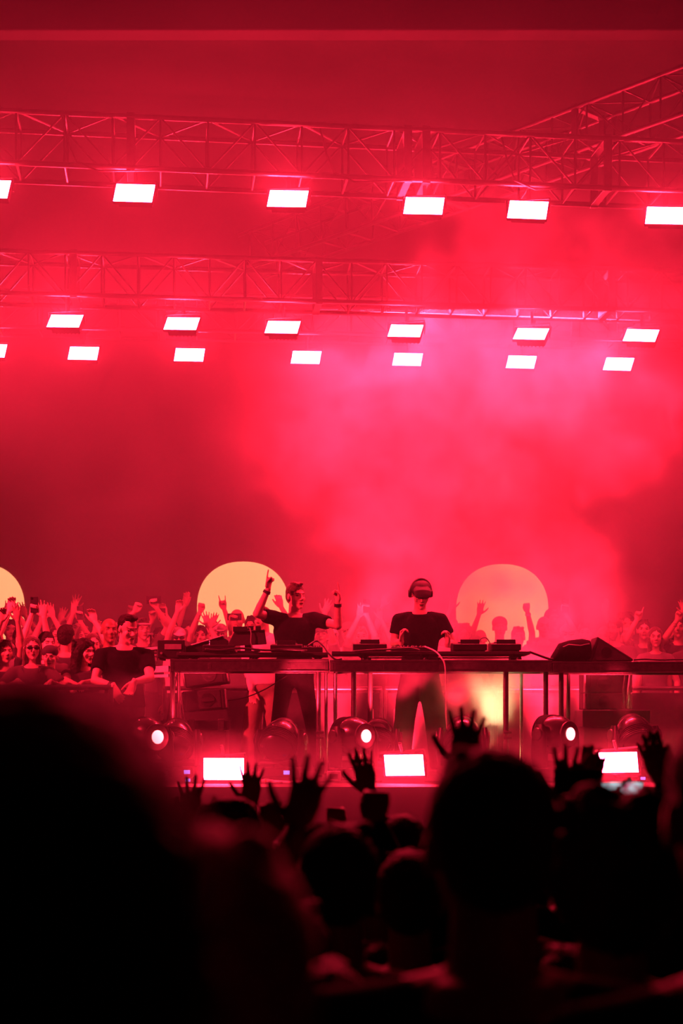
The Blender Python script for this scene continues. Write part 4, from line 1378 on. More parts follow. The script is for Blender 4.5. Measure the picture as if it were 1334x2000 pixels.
# ------------------------------------------------------------------ crowd barriers
def barrier(x0, x1, y, z0, h, label, yr=0, dark=True):
    t = empty('crowd_barrier', ((x0 + x1) / 2, y, z0), (0, 0, math.radians(yr)), label, 'barrier', 'crowd barriers behind the stage')
    w_ = x1 - x0 - 0.02
    g = Geo()
    g.cyl((-w_ / 2, 0, h - 0.02), (w_ / 2, 0, h - 0.02), 0.024, n=12)
    g.build('top_rail', M['dark_metal'], t, smooth='auto')
    g = Geo()
    for x in (-w_ / 2, w_ / 2):
        g.cyl((x, 0, 0), (x, 0, h - 0.02), 0.022, n=10)
    g.box((0, 0, 0.06), (w_, 0.04, 0.04))
    g.build('post', M['dark_metal'], t, smooth='auto')
    Geo().box((0, 0.0, h / 2), (w_ - 0.05, 0.012, h - 0.14)).build('sheet_panel', M['black_rough'], t)
    for x in (-w_ / 2 + 0.1, w_ / 2 - 0.1):
        Geo().cyl((x, 0.0, h * 0.75), (x, -0.35, 0.02), 0.018, n=8).build('brace', M['dark_metal'], t, smooth='auto')
    Geo().box((0, -0.18, 0.012), (w_, 0.42, 0.02)).build('foot_plate', M['dark_metal'], t, bevel=0.004)
    return t


zb = Z(1338, 13.15)
barrier(-4.3, -3.07, 13.12, SIDE, zb - SIDE, 'black crowd barrier at the picture edge, leaned on by the woman in sunglasses')
barrier(-3.05, -1.99, 13.12, SIDE, zb - SIDE, 'black crowd barrier next to the side bench, leaned on by the curly haired person')
xb = -1.9
for i in range(6):
    barrier(xb, xb + 1.16, 16.2, REAR, 0.98, 'dark crowd barrier holding back the rear crowd, %s section counting from the near speaker stack' % ('first', 'second', 'third', 'fourth', 'fifth', 'last')[i])
    xb += 1.18


# ------------------------------------------------------------------ front of the side crowd, at the barrier
def rail(px, py=1336, D=13.05):
    return P(px, py, D)


G1 = 'spectators at the side barrier'
person(floor_at(62, 13.55, SIDE), Z(1243, 13.55), 'woman in dark sunglasses and strapped harness top with hands resting on the side barrier', face=8, lean=2, head=(12, 2), hair=('long', 'brown'), shirt='mid', sleeve='short',
       n=dict(w=P(36, 1330, 13.26), hand='relax', d=(0.5, -0.6, -0.5), palm=(0, 0, -1)), p=dict(w=P(98, 1332, 13.26), hand='relax', d=(-0.3, -0.7, -0.5), palm=(0, 0, -1)), extras=('sunglasses', 'harness'), fem=True, group=G1, voxel=0.008, build=1.1)
person(floor_at(162, 13.88, SIDE), Z(1249, 13.88), 'person with long curly dark hair leaning both forearms on the side barrier', face=15, lean=6, head=(32, 4), hair=('longcurly', 'dark'), shirt='dark', sleeve='cap',
       n=dict(w=P(140, 1334, 13.26), hand='relax', d=(0.8, -0.4, -0.3), palm=(0, 0, -1)), p=dict(w=P(150, 1338, 13.26), hand='relax', d=(-0.6, -0.6, -0.4), palm=(0, 0, -1)), fem=True, group=G1, voxel=0.008, build=1.05)
person(floor_at(242, 13.7, SIDE), Z(1200, 13.7), 'dark haired young man in black T-shirt reaching down over the side barrier and looking aside', face=12, lean=5, head=(28, 16), hair=('quiff', 'dark'), shirt='black', sleeve='short',
       n=dict(w=P(222, 1340, 13.26), hand='relax', d=(0.4, -0.3, -0.8), palm=(0.3, 1, 0)), p=dict(w=P(262, 1332, 13.26), hand='relax', d=(-0.3, -0.3, -0.8)), group=G1, voxel=0.008, build=1.12, extras=('watch_n',))

# ------------------------------------------------------------------ side crowd behind them (row by row)
G2 = 'side crowd behind the first row'
GP = 'phones held up in the side crowd'
GP2 = 'phones held up in the rear crowd'
A = lambda px, py, D, hand='open', **k: dict(w=(px, py, D), hand=hand, **k)
PLACED = [(-1.75, 14.9), (-1.85, 14.6), (-2.0, 14.3), (X(62, 13.55), 13.55), (X(152, 13.58), 13.58), (X(242, 13.6), 13.6)]
side = [
    # px, crown py, D, face, head yaw/pitch, hair, shirt, n-arm, p-arm, skin, extras, label
    (8, 1252, 13.75, 10, (20, 0), ('short', 'dark'), 'dark', A(4, 1205, 13.7, 'relax'), A(34, 1192, 13.6, 'open'), 1, (), 'person cut by the picture edge, arm with dark band stretched up before the cropped sun'),
    (98, 1262, 13.9, 5, (0, 5), ('capback', 'dark', 'dark'), 'white', None, None, 0, (), 'person in a dark cap and pale top between the sunglasses woman and the curly hair'),
    (90, 1236, 14.1, 10, (25, 0), ('short', 'dark'), 'mid', A(62, 1200, 14.0, 'fist', d=(0.3, 0, 1), phone=('phone held upright above the sunglasses woman', (0, 0, 180), (0.075, 0.155), (0, 0, 0)), pgroup=GP), None, 0, (), 'short haired person behind the sunglasses woman filming with one raised arm'),
    (128, 1222, 14.2, 8, (160, 0), ('short', 'dark'), 'dark', None, None, 1, (), 'person with dark hair turned backwards behind the curly hair'),
    (40, 1228, 14.5, 10, (12, 0), ('short', 'brown'), 'grey', A(18, 1195, 14.4, 'relax'), A(86, 1207, 14.3, 'spread'), 0, (), 'person with one hand spread wide beside the cropped sun'),
    (108, 1226, 14.8, 12, (20, 0), ('bun', 'brown'), 'mid', A(80, 1214, 14.6, 'open'), A(104, 1206, 14.6, 'open'), 0, (), 'person with hair tied up and both palms raised'),
    (160, 1226, 14.9, 10, (15, 0), ('short', 'fair'), 'white', A(142, 1200, 14.7, 'open'), A(157, 1214, 14.6, 'curl', d=(0, 0, 1), phone=('phone held upright above the curly haired person', (0, 0, 175), (0.075, 0.155), (0, 0, 0)), pgroup=GP), 0, (), 'fair haired person holding a phone upright above the curly hair'),
    (180, 1238, 14.3, 10, (10, 4), ('long', 'brown'), 'grey', None, A(186, 1216, 14.2, 'relax'), 0, (), 'long haired person wedged behind the young man in the black T-shirt'),
    (213, 1208, 14.9, 10, (10, 0), ('none', 'dark'), 'mid', None, None, 2, (), 'bald person whose crown shows over the shoulder of the young man in black'),
    (200, 1222, 14.5, 10, (20, 6), ('capback', 'dark', 'white'), 'grey', A(184, 1236, 14.4, 'relax'), None, 1, (), 'person in a pale cap right behind the shoulder of the young man in black'),
    (278, 1209, 14.4, 10, (12, 4), ('short', 'brown'), 'mid', A(262, 1196, 14.2, 'curl', pole=(-1, 0, -0.4)), A(306, 1188, 14.2, 'curl', pole=(1, 0, 0.2), phone=('wide phone held sideways above the crowd beside the young man in black', (0, 90, 180), (0.085, 0.165), (0, 0, 0)), pgroup=GP), 0, ('headband',), 'person with a headband filming with a wide phone held in both hands'),
    (280, 1236, 14.05, 10, (30, 6), ('curly', 'dark'), 'mid', None, None, 0, (), 'person with a dark curly mop beside the young man in black'),
    (311, 1228, 14.25, 5, (2, 0), ('short', 'dark'), 'dark', A(297, 1213, 14.1, 'curl', d=(0, 0, 1)), A(319, 1216, 14.05, 'curl', d=(-0.1, 0, 1), phone=('small dark phone held up above the control box', (0, 0, 180), (0.075, 0.14), (0, 0, 0)), pgroup=GP), 1, ('beard',), 'moustached person holding a small phone up with both hands above the control box'),
    (348, 1227, 14.75, 5, (6, 4), ('cap', 'brown', 'white'), 'white', A(350, 1182, 14.6, 'relax'), None, 0, ('sunglasses',), 'person in a white cap and sunglasses behind the tilted pale panel'),
    (392, 1224, 15.0, 0, (0, 0), ('short', 'dark'), 'mid', A(395, 1180, 14.8, 'fist'), A(407, 1222, 14.8, 'spread'), 0, (), 'person with a raised fist at the edge of the orange sun'),
    (430, 1220, 15.2, 0, (5, 0), ('cap', 'brown', 'white'), 'white', A(412, 1224, 15.0, 'open'), A(438, 1190, 15.0, 'horns'), 0, (), 'smiling person in a pale cap with a horned hand sign against the sun'),
    (463, 1190, 15.5, 0, (0, 0), ('none', 'dark'), 'grey', None, A(458, 1224, 15.3, 'curl', d=(0, 0, 1), phone=('dark phone held sideways before the bald person at the sun', (0, 90, 180), (0.075, 0.155), (0, 0, 0)), pgroup=GP), 1, (), 'bald person holding up a phone in front of the orange sun'),
    (492, 1205, 15.6, -5, (-5, 0), ('short', 'dark'), 'mid', None, None, 1, (), 'person whose face shows between the screen stand and the raised elbow'),
]


def stand_z(px, D):
    if D >= 15.95: return REAR
    return SIDE if X(px, D) < -2.15 else None


def add_people(rows, group):
    for (px, py, D, fc, hd, hair, shirt, n_, p_, skn, ex, lb) in rows:
        # nobody stands inside a neighbour: step back or forward to the nearest free spot on a platform
        best = None
        for k in range(0, 140):
            d_ = D + (k // 2 + 1) * 0.05 * (1 if k % 2 else -1)
            z_ = stand_z(px, d_)
            if d_ < 13.95 or 15.55 < d_ < 16.75 or d_ > 21.5 or z_ is None: continue
            x_ = X(px, d_)
            hgt = Z(py, d_) - z_
            if not 1.42 < hgt < 2.02: continue
            q = min(((x_ - a) / 0.50) ** 2 + ((d_ - b) / 0.42) ** 2 for a, b in PLACED)
            if q >= 1:
                best = d_; break
            if best is None or q > bq:
                best, bq = d_, q
            if q >= 1: break
        d_ = best
        PLACED.append((X(px, d_), d_))
        def sh_(a):
            if a is None: return None
            a = dict(a); w_ = a['w']; a['w'] = (w_[0], w_[1], d_ - min(0.30, max(0.12, D - w_[2])))
            return a
        person(floor_at(px, d_, stand_z(px, d_)), Z(py, d_), lb, face=fc, head=hd, hair=hair, shirt=shirt, n=sh_(n_), p=sh_(p_), skin=skn, extras=ex, group=group, voxel=0.008, build=1.0, fem=hair[0] in ('long', 'bun', 'longcurly'))


add_people(side, G2)

# ------------------------------------------------------------------ the rear crowd between and beyond the performers
G3 = 'rear crowd behind the table'
rear = [
    (563, 1214, 16.8, 0, (0, 0), ('short', 'dark'), 'mid', None, A(549, 1185, 16.7, 'relax'), 1, (), 'person hidden behind the arm of the performer with pointing fingers'),
    (628, 1222, 16.9, 0, (-4, -6), ('cap', 'brown', 'dark'), 'grey', None, A(633, 1197, 16.5, 'spread', d=(0.35, 0, 1)), 0, (), 'person in a cap with a hand spread beside the performer\'s bare arm'),
    (647, 1228, 16.5, 0, (0, -8), ('cap', 'brown', 'white'), 'grey', None, None, 0, ('beard',), 'smiling bearded person in a pale cap just right of the pointing performer'),
    (682, 1216, 16.5, -10, (-12, 2), ('cap', 'brown', 'tan'), 'white', None, A(690, 1252, 16.2, 'curl'), 0, (), 'person in a khaki baseball cap beside the smiling bearded person'),
    (705, 1226, 17.4, 0, (0, 0), ('short', 'fair'), 'mid', A(700, 1205, 17.2, 'open'), A(716, 1200, 17.2, 'curl', d=(0, 0, 1), phone=('pale backed phone held up behind the khaki cap', (0, 0, 180), (0.075, 0.155), (0, 0, 0)), pgroup=GP2), 0, (), 'person behind the khaki cap holding up a bright phone'),
    (732, 1236, 16.8, 0, (10, 0), ('short', 'dark'), 'tan', None, A(745, 1210, 16.7, 'relax'), 0, (), 'person in a light top left of the person in the visor cap'),
    (757, 1218, 17.6, 0, (0, 0), ('short', 'fair'), 'grey', A(748, 1178, 17.4, 'open', d=(0.3, 0, 1)), None, 0, (), 'person with one long arm stretched up left of the visor cap'),
    (905, 1222, 17.0, 0, (0, 0), ('curly', 'brown'), 'mid', None, None, 0, (), 'curly haired person standing at the foot of the second sun'),
    (938, 1230, 16.9, 0, (0, 0), ('none', 'brown'), 'mid', A(939, 1188, 16.7, 'spread'), None, 1, (), 'person with one open palm held high against the second sun'),
    (976, 1206, 17.0, 0, (0, 0), ('beanie', 'dark', 'dark'), 'dark', None, None, 1, (), 'broad headed person in a beanie silhouetted in the middle of the second sun'),
    (1012, 1226, 17.0, 0, (0, 0), ('short', 'dark'), 'mid', None, A(1030, 1194, 16.8, 'fist'), 1, ('band_p',), 'person with a raised clenched fist against the second sun'),
    (1062, 1204, 17.2, 0, (0, 0), ('none', 'dark'), 'grey', None, None, 1, (), 'bald person at the far rim of the second sun'),
    (1078, 1190, 18.0, 0, (10, 0), ('short', 'dark'), 'mid', None, None, 1, (), 'tall person fading into smoke beyond the second sun'),
    (1108, 1222, 17.2, 0, (0, 0), ('cap', 'dark', 'grey'), 'mid', None, A(1104, 1200, 17.0, 'curl', d=(0, 0, 1), phone=('slim phone held up in the smoke beyond the second sun', (0, 0, 180), (0.075, 0.155), (0, 0, 0)), pgroup=GP2), 0, (), 'smoke-faded person in a cap lifting a slim phone'),
    (1142, 1218, 17.3, -5, (0, 0), ('short', 'brown'), 'grey', None, None, 0, (), 'smoke-faded person directly above the covered case'),
    (1180, 1226, 16.9, -8, (-10, 0), ('short', 'fair'), 'tan', None, A(1180, 1195, 16.7, 'flat', d=(0.15, 0, 1)), 0, (), 'person with one flat hand raised high above the wedge speaker'),
    (1202, 1209, 17.4, -15, (-25, 0), ('short', 'dark'), 'dark', None, None, 1, ('beard',), 'bearded dark haired person in profile beyond the wedge speaker'),
    (1226, 1216, 17.0, -10, (-8, 4), ('short', 'fair'), 'mid', None, None, 0, (), 'fair haired person with lowered face beyond the wedge speaker'),
    (1258, 1212, 17.0, -5, (-5, -4), ('short', 'dark'), 'mid', A(1243, 1212, 16.8, 'point'), None, 0, (), 'smiling person pointing one finger up beyond the wedge speaker'),
    (1280, 1226, 16.6, -6, (0, 2), ('long', 'brown'), 'grey', None, None, 0, (), 'long haired person standing closest at the far end of the table'),
    (1222, 1200, 18.2, 0, (0, 0), ('curly', 'dark'), 'dark', None, None, 1, (), 'curly head farthest back beyond the wedge speaker'),
    (1326, 1206, 16.9, -5, (-10, 0), ('short', 'dark'), 'dark', A(1322, 1212, 16.7, 'point'), None, 1, (), 'person at the picture edge with one finger raised and a dark glove'),
    (1308, 1236, 16.6, -8, (-10, 0), ('cap', 'dark', 'black'), 'black', A(1312, 1240, 16.4, 'fist'), None, 1, (), 'person in a black cap partly cut by the picture edge'),
    (1352, 1222, 16.9, -8, (-10, 0), ('short', 'dark'), 'mid', None, A(1340, 1200, 16.8, 'open'), 1, (), 'person mostly beyond the picture edge raising an open hand'),
    (840, 1212, 17.8, 0, (0, 0), ('short', 'dark'), 'mid', None, None, 0, (), 'person hidden behind the head of the person in the visor cap'),
    (885, 1214, 17.7, 0, (0, 0), ('short', 'brown'), 'mid', A(880, 1190, 17.5, 'open'), None, 0, (), 'smoke-faded person between the visor cap and the second sun'),
    # farther rows
    (20, 1212, 16.6, 8, (10, 0), ('short', 'dark'), 'mid', A(10, 1200, 16.5, 'open'), A(36, 1202, 16.5, 'relax'), 0, (), 'back row person with both hands up under the cropped sun'),
    (58, 1214, 16.9, 8, (10, 0), ('cap', 'dark', 'grey'), 'grey', None, A(50, 1204, 16.8, 'open'), 1, (), 'back row person in a cap just past the cropped sun'),
    (120, 1212, 16.7, 8, (10, 0), ('short', 'brown'), 'mid', A(116, 1214, 16.5, 'open'), None, 0, (), 'back row person with one palm up between the first two phones'),
    (150, 1208, 17.2, 8, (10, 0), ('short', 'dark'), 'dark', A(143, 1190, 17.0, 'spread'), None, 0, (), 'back row person reaching a spread hand next to the second phone'),
    (238, 1216, 17.0, 8, (10, 0), ('short', 'dark'), 'mid', None, None, 1, (), 'back row person hidden behind the head of the young man in black'),
    (256, 1218, 17.4, 8, (10, 0), ('short', 'dark'), 'mid', A(252, 1200, 17.2, 'fist'), None, 0, (), 'back row person with a fist by the wide phone'),
    (334, 1212, 17.2, 5, (5, 0), ('short', 'brown'), 'grey', None, A(324, 1202, 17.0, 'relax'), 0, (), 'back row person between the wide phone and the orange sun'),
    (366, 1216, 17.0, 5, (5, 0), ('curly', 'dark'), 'dark', A(362, 1178, 16.8, 'flat'), None, 0, (), 'back row person whose straight arm rises left of the orange sun'),
    (414, 1212, 17.6, 0, (0, 0), ('short', 'dark'), 'mid', None, None, 0, (), 'back row person in front of the lower left of the orange sun'),
    (500, 1214, 17.6, 0, (0, 0), ('short', 'dark'), 'mid', None, None, 1, (), 'back row person in front of the lower right of the orange sun'),
    (594, 1222, 17.6, 0, (0, 0), ('short', 'brown'), 'mid', None, None, 0, (), 'back row person concealed by the torso of the pointing performer'),
]
add_people(rear, G3)


# ------------------------------------------------------------------ the audience in front of the camera, seen from behind
G4 = 'silhouetted audience nearest the camera'


FRONT = []


def back(px, py, D, label, **k):
    FRONT.append((X(px, D), D))
    k.setdefault('skin', 2)
    if k.get('shirt') == 'black': k['shirt'] = 'deep'  # darker cloth and default skin put the backlit shade into the colour
    k.setdefault('face', 180)
    k.setdefault('voxel', 0.006 if D > 2 else 0.007)
    k.setdefault('detail', False)
    k.setdefault('group', G4)
    return person(floor_at(px, D, 0.0), Z(py, D), label, **k)


back(962, 1482, 2.0, 'big dark head in the middle of the picture with wide shoulders, seen from behind', head=(6, 2), hair=('short', 'dark'), shirt='black', build=1.25)
back(1192, 1566, 2.35, 'curly haired head seen from behind, beside the big dark head', head=(10, 0), hair=('curly', 'dark', 0.95), shirt='black', build=1.0)
back(662, 1622, 2.95, 'round dark head in front of the big spread hand, seen from behind', head=(0, 0), hair=('short', 'dark'), shirt='black', build=1.05)
back(10, 1386, 0.62, 'huge blurred dark head filling the corner of the picture', head=(0, 0), hair=('short', 'dark'), shirt='black', build=1.1,
     )
back(405, 1655, 1.15, 'blurred dark head with a pink lit rim beside the huge blurred head', head=(0, 0), hair=('short', 'fair'), shirt='black', build=1.05, n=None)
back(448, 1572, 4.1, 'head with light fluffy hair lit along its rim, seen from behind', head=(0, 0), hair=('curly', 'brown', 0.86), shirt='dark', build=1.0)
back(788, 1600, 4.3, 'small dark head between the round head and the big dark head', hair=('short', 'dark'), shirt='black', build=1.0)
back(800, 1672, 3.4, 'dark head lower down, tucked under the small dark head', hair=('short', 'dark'), shirt='black', build=1.0)
# raised hands
back(585, 1700, 3.25, 'person behind the round head lifting one big spread hand to the stage', hair=('short', 'dark'), shirt='dark', sleeve='short', build=1.0,
     p=dict(e=P(548, 1690, 3.2), w=P(582, 1622, 3.2), hand='spread', d=(0.22, 0.0, 1), palm=(0, 1, 0), thumb=(-1, 0, 0)))
back(780, 1640, 5.0, 'person raising one forearm and open hand beneath the middle floor strobe', hair=('short', 'dark'), shirt='black', sleeve='long', build=1.0,
     p=dict(e=P(762, 1605, 5.0), w=P(722, 1548, 4.95), hand='open', d=(-0.25, 0, 1), palm=(0, 1, 0), thumb=(-1, 0, 0)))
back(505, 1640, 5.4, 'person holding one open hand before the first floor strobe', hair=('short', 'dark'), shirt='black', sleeve='short', build=1.0,
     p=dict(e=P(505, 1640, 5.4), w=P(492, 1572, 5.3), hand='spread', d=(-0.02, 0, 1), palm=(0, 1, 0), thumb=(-1, 0, 0)))
back(350, 1660, 5.0, 'person lifting one small open hand beside the fluffy haired head', hair=('short', 'dark'), shirt='black', sleeve='short', build=1.0,
     n=dict(e=P(366, 1672, 5.0), w=P(372, 1602, 4.95), hand='spread', d=(0.04, 0, 1), palm=(0, 1, 0), thumb=(1, 0, 0)))
back(330, 1690, 5.8, 'person with one slim rim-lit hand near the huge blurred head', hair=('long', 'brown'), shirt='dark', sleeve='short', build=0.95, fem=True,
     p=dict(w=P(338, 1622, 5.7), hand='flat', d=(0.1, 0, 1), palm=(0, 1, 0)))
back(930, 1560, 4.1, 'person whose raised hand stands above the big dark head', hair=('short', 'dark'), shirt='black', sleeve='long', build=1.0,
     p=dict(e=P(885, 1570, 4.1), w=P(908, 1504, 4.1), hand='spread', d=(0.03, 0, 1), palm=(0, 1, 0), thumb=(-1, 0, 0)))
back(735, 1662, 4.0, 'person with one closed fist lifted under the raised forearm', hair=('short', 'dark'), shirt='black', sleeve='long', build=1.0,
     n=dict(e=P(752, 1655, 4.1), w=P(735, 1612, 4.0), hand='fist', d=(0, 0, 1), palm=(0, 1, 0)))
back(1115, 1600, 4.3, 'person filming with a raised dark phone beside the curly head', hair=('short', 'dark'), shirt='black', sleeve='long', build=1.0,
     p=dict(e=P(1085, 1620, 4.2), w=P(1108, 1572, 4.1), hand='spread', d=(0.05, 0, 1), palm=(0, -1, 0), phone=('dark phone held sideways by the raised hands beside the curly head', (0, 90, 0), (0.075, 0.13), (0.02, 0, -0.03)), pgroup='phones held up by the near audience'), n=dict(e=P(1165, 1620, 4.2), w=P(1142, 1570, 4.15), hand='flat', d=(0.2, 0, 1), palm=(0, 1, 0)))
back(1290, 1600, 5.0, 'person beyond the curly head filming the stage with a lit phone', hair=('short', 'dark'), shirt='black', sleeve='long', build=1.0,
     n=dict(e=P(1275, 1625, 4.9), w=P(1240, 1592, 4.7), hand='relax', d=(-0.5, 0, 0.9), palm=(0, -1, 0), lit=True, phone=('phone with a bright lit screen held sideways beside the curly head', (0, 90, 0), (0.078, 0.135), (-0.01, 0, 0.0)), pgroup='phones held up by the near audience'))
back(1350, 1570, 4.5, 'person at the picture edge stretching a slim arm up past the lit phone', hair=('short', 'dark'), shirt='black', sleeve='long', build=1.0,
     p=dict(e=P(1318, 1590, 4.4), w=P(1298, 1535, 4.4), hand='flat', d=(-0.35, 0, 1), palm=(0, 1, 0)))
back(1460, 1384, 1.7, 'very near dark shape of a person at the picture edge', hair=('short', 'dark'), shirt='black', build=0.95)
back(165, 1560, 1.9, 'near person with a blurred fist raised beside the huge blurred head', hair=('short', 'dark'), shirt='black', sleeve='long', build=1.0,
     p=dict(e=P(200, 1650, 1.9), w=P(215, 1590, 1.9), hand='fist', d=(0.05, 0, 1), palm=(0, 1, 0)))
back(530, 1650, 4.8, 'person half hidden behind the spread hand, a few lit fingertips showing', hair=('short', 'dark'), shirt='dark', sleeve='short', build=1.0,
     p=dict(w=P(522, 1640, 4.7), hand='relax', d=(0.1, 0, 1), palm=(0, 1, 0)))
back(655, 1650, 5.6, 'person with a tiny bright ring hand showing above the round head', hair=('short', 'dark'), shirt='dark', sleeve='short', build=1.0,
     p=dict(w=P(652, 1622, 5.5), hand='fist', d=(0.1, 0, 1), palm=(0, 1, 0)))
# shorter people added to keep the gaps between the near heads dark
for (px, py, D, lb) in ((560, 1775, 2.5, 'low dark head below the big spread hand'), (870, 1740, 3.3, 'dark head glimpsed between the tucked head and the big dark head'), (745, 1850, 2.6, 'low dark head beneath the tucked dark head'),
                        (1285, 1740, 2.0, 'low dark head below the lit phone'), (1110, 1860, 2.0, 'lowest dark head beneath the curly head'), (640, 1900, 2.0, 'lowest dark head right beside the pink rimmed one'), (300, 1760, 2.3, 'dark head hidden between the huge blurred head and the pink rimmed one'),
                        (455, 1720, 3.0, 'dark head under the fluffy haired head'), (1010, 1640, 3.3, 'dark head covered by the big dark head'), (1240, 1650, 3.3, 'dark head behind the curly head, below the lit phone')):
    best = (-1, D)
    for k_ in range(60):
        d_ = D + (k_ // 2) * 0.05 * (1 if k_ % 2 else -1)
        if not 1.8 < d_ < 6 or not 1.2 < Z(py, d_) < 1.9: continue
        q = min(((X(px, d_) - a_) / 0.52) ** 2 + ((d_ - b_) / 0.38) ** 2 for a_, b_ in FRONT)
        if q > best[0]: best = (q, d_)
        if q >= 1: break
    back(px, py, best[1], lb, hair=('short', 'dark'), shirt='black', build=1.12)


# ------------------------------------------------------------------ haze and smoke (lit by the lamps above)
def smoke():
    m = bpy.data.materials.new('stage_haze')
    m.use_nodes = True
    nt = m.node_tree
    nt.nodes.clear()
    o = nt.nodes.new('ShaderNodeOutputMaterial')
    pv = nt.nodes.new('ShaderNodeVolumePrincipled')
    pv.inputs['Color'].default_value = (0.95, 0.95, 0.95, 1)
    pv.inputs['Density'].default_value = 1.0
    pv.inputs['Anisotropy'].default_value = 0.0
    nt.links.new(pv.outputs[0], o.inputs['Volume'])
    lo, hi = Vector((-5.4, 8.5, 0.0)), Vector((5.6, 20.5, 9.3))
    g = bpy.data.node_groups.new('haze_field', 'GeometryNodeTree')
    g.interface.new_socket(name='Geometry', in_out='OUTPUT', socket_type='NodeSocketGeometry')
    N, Lk = g.nodes, g.links

    def math_(op, a, b=None, c=None, clamp=False):
        n = N.new('ShaderNodeMath'); n.operation = op; n.use_clamp = clamp
        for i, v in enumerate((a, b, c)):
            if v is None: continue
            if isinstance(v, (int, float)): n.inputs[i].default_value = v
            else: Lk.new(v, n.inputs[i])
        return n.outputs[0]

    def vmath(op, a, b=None):
        n = N.new('ShaderNodeVectorMath'); n.operation = op
        for i, v in enumerate((a, b)):
            if v is None: continue
            if isinstance(v, (tuple, list, Vector)): n.inputs[i].default_value = tuple(v)
            elif isinstance(v, (int, float)): n.inputs['Scale'].default_value = v
            else: Lk.new(v, n.inputs[i])
        return n.outputs[1] if op in ('LENGTH',) else n.outputs[0]
    pos = N.new('GeometryNodeInputPosition').outputs[0]

    def noise(vec, scale, detail, rough=0.55, color=False, lac=2.0):
        n = N.new('ShaderNodeTexNoise')
        n.inputs['Scale'].default_value = scale
        n.inputs['Detail'].default_value = detail
        n.inputs['Roughness'].default_value = rough
        n.inputs['Lacunarity'].default_value = lac
        Lk.new(vec, n.inputs['Vector'])
        return n.outputs['Color'] if color else n.outputs['Fac']
    # warp the space with large and small billows
    w1 = vmath('SCALE', vmath('SUBTRACT', noise(pos, 0.8, 2, color=True), (0.5, 0.5, 0.5)), None)
    w1.node.inputs['Scale'].default_value = 1.9
    w2 = vmath('SCALE', vmath('SUBTRACT', noise(pos, 2.6, 3, color=True), (0.5, 0.5, 0.5)), None)
    w2.node.inputs['Scale'].default_value = 0.75
    wp = vmath('ADD', vmath('ADD', pos, w1), w2)
    total = None
    for (px, py, D, rx, ry, rz, amp) in BLOBS:
        c = P(px, py, D)
        s = D / F
        q = vmath('MULTIPLY', vmath('SUBTRACT', wp, tuple(c)), (1 / (rx * s), 1 / ry, 1 / (rz * s)))
        l = vmath('LENGTH', q)
        # smooth fall-off with a fairly firm rim
        v = N.new('ShaderNodeMapRange'); v.interpolation_type = 'SMOOTHERSTEP'
        Lk.new(l, v.inputs['Value'])
        v.inputs['From Min'].default_value = 1.25; v.inputs['From Max'].default_value = 0.55
        v.inputs['To Min'].default_value = 0; v.inputs['To Max'].default_value = amp
        total = v.outputs[0] if total is None else math_('MAXIMUM', total, v.outputs[0])
    bil = noise(wp, 1.6, 5, 0.6)
    mod = N.new('ShaderNodeMapRange'); Lk.new(bil, mod.inputs['Value'])
    mod.inputs['From Min'].default_value = 0.41; mod.inputs['From Max'].default_value = 0.60
    mod.inputs['To Min'].default_value = 0.12; mod.inputs['To Max'].default_value = 1.6
    total = math_('MULTIPLY', total, mod.outputs[0])
    # thin overall haze, slightly uneven, thinning towards the roof
    sep = N.new('ShaderNodeSeparateXYZ'); Lk.new(pos, sep.inputs[0])
    hz = N.new('ShaderNodeMapRange'); Lk.new(sep.outputs['Z'], hz.inputs['Value'])
    hz.interpolation_type = 'SMOOTHSTEP'
    hz.inputs['From Min'].default_value = 5.6; hz.inputs['From Max'].default_value = 7.6
    hz.inputs['To Min'].default_value = HAZE[0]; hz.inputs['To Max'].default_value = HAZE[1]
    un = N.new('ShaderNodeMapRange'); Lk.new(noise(wp, 0.5, 3), un.inputs['Value'])
    un.inputs['From Min'].default_value = 0.35; un.inputs['From Max'].default_value = 0.65
    un.inputs['To Min'].default_value = 0.55; un.inputs['To Max'].default_value = 1.4
    base = math_('MULTIPLY', hz.outputs[0], un.outputs[0])
    # fade in at the front of the box
    fr = N.new('ShaderNodeMapRange'); Lk.new(sep.outputs['Y'], fr.inputs['Value'])
    fr.inputs['From Min'].default_value = 14.7; fr.inputs['From Max'].default_value = 16.0; fr.inputs['To Min'].default_value = 0.06
    fz = N.new('ShaderNodeMapRange'); Lk.new(sep.outputs['Z'], fz.inputs['Value'])
    fz.inputs['From Min'].default_value = 3.4; fz.inputs['From Max'].default_value = 5.0
    base = math_('MULTIPLY', base, math_('MAXIMUM', fr.outputs[0], math_('MULTIPLY', fz.outputs[0], 0.6)))
    bk = N.new('ShaderNodeMapRange'); Lk.new(sep.outputs['Y'], bk.inputs['Value'])
    bk.inputs['From Min'].default_value = 15.6; bk.inputs['From Max'].default_value = 16.4; bk.inputs['To Min'].default_value = 1.0; bk.inputs['To Max'].default_value = 0.8
    base = math_('MULTIPLY', base, bk.outputs[0])
    lw_ = N.new('ShaderNodeMapRange'); lw_.interpolation_type = 'SMOOTHSTEP'; Lk.new(sep.outputs['Z'], lw_.inputs['Value'])
    lw_.inputs['From Min'].default_value = 1.85; lw_.inputs['From Max'].default_value = 1.50; lw_.inputs['To Min'].default_value = 0.0; lw_.inputs['To Max'].default_value = 0.07
    ly_ = N.new('ShaderNodeMapRange'); ly_.interpolation_type = 'SMOOTHSTEP'; Lk.new(sep.outputs['Y'], ly_.inputs['Value'])
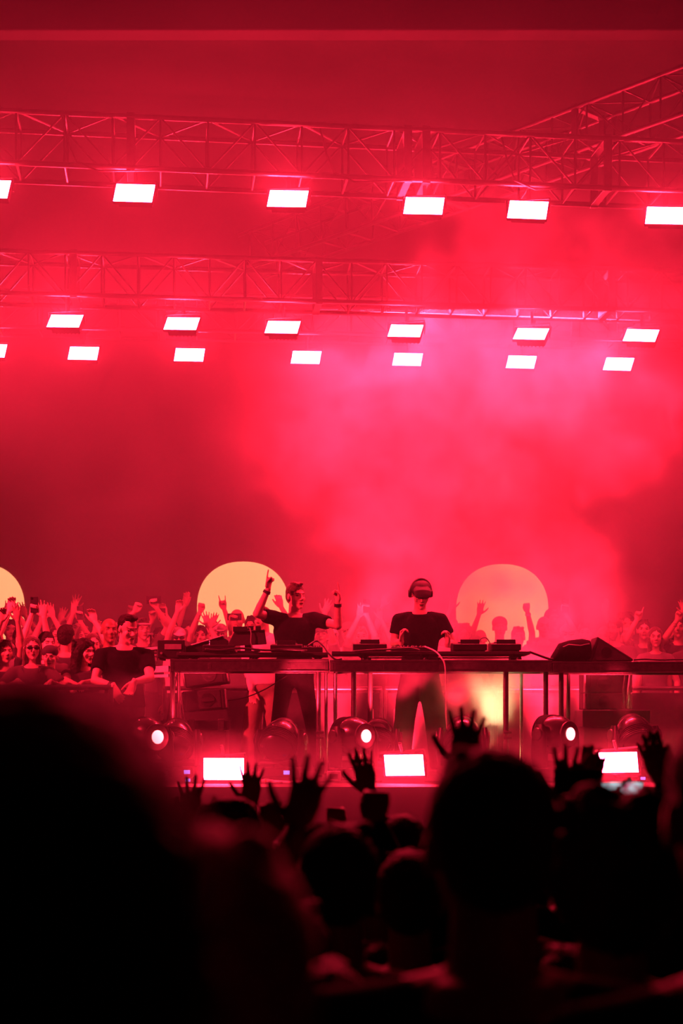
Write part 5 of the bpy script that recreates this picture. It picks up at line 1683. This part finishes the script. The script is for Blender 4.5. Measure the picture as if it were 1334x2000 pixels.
    ly_.inputs['From Min'].default_value = 8.6; ly_.inputs['From Max'].default_value = 10.5
    dens = math_('ADD', math_('ADD', total, base), math_('MULTIPLY', lw_.outputs[0], ly_.outputs[0]))
    vc = N.new('GeometryNodeVolumeCube')
    Lk.new(dens, vc.inputs['Density'])
    vc.inputs['Background'].default_value = 0
    vc.inputs['Min'].default_value = lo; vc.inputs['Max'].default_value = hi
    vox = 0.09
    for i, nme in enumerate(('Resolution X', 'Resolution Y', 'Resolution Z')):
        vc.inputs[nme].default_value = int((hi[i] - lo[i]) / vox)
    sm = N.new('GeometryNodeSetMaterial'); sm.inputs['Material'].default_value = m
    Lk.new(vc.outputs[0], sm.inputs[0])
    go = N.new('NodeGroupOutput'); Lk.new(sm.outputs[0], go.inputs[0])
    me = bpy.data.meshes.new('stage_haze'); me.materials.append(m)
    ob = bpy.data.objects.new('stage_smoke', me)
    col.objects.link(ob)
    md = ob.modifiers.new('haze', 'NODES'); md.node_group = g
    tag(ob, 'drifting cloud of pink lit smoke and haze filling the stage', 'smoke', kind='stuff')


HAZE = (0.11, 0.008)
# px, py, depth, radius px, depth radius m, radius px vertical, density
BLOBS = [
    (960, 1180, 16.6, 250, 0.7, 200, 1.1),
    (850, 960, 16.4, 250, 0.7, 170, 1.2),
    (980, 760, 16.3, 330, 0.7, 150, 1.0),
    (660, 850, 16.3, 150, 0.6, 150, 1.1),
    (900, 640, 14.7, 200, 0.7, 110, 0.8),
    (1150, 560, 14.7, 260, 0.8, 130, 0.95),
    (1280, 450, 14.3, 220, 0.7, 110, 0.7),
    (1050, 430, 14.2, 150, 0.5, 70, 0.5),
    (660, 700, 15.0, 160, 0.6, 80, 0.5),
    (1190, 880, 16.3, 110, 0.6, 90, 0.8),
    (1290, 770, 16.2, 90, 0.6, 70, 0.7),
    (1130, 1330, 15.9, 330, 0.5, 90, 0.4),
    (940, 1375, 14.8, 125, 0.35, 75, 2.2),
    (170, 1395, 12.95, 230, 0.35, 50, 0.6),
]
smoke()
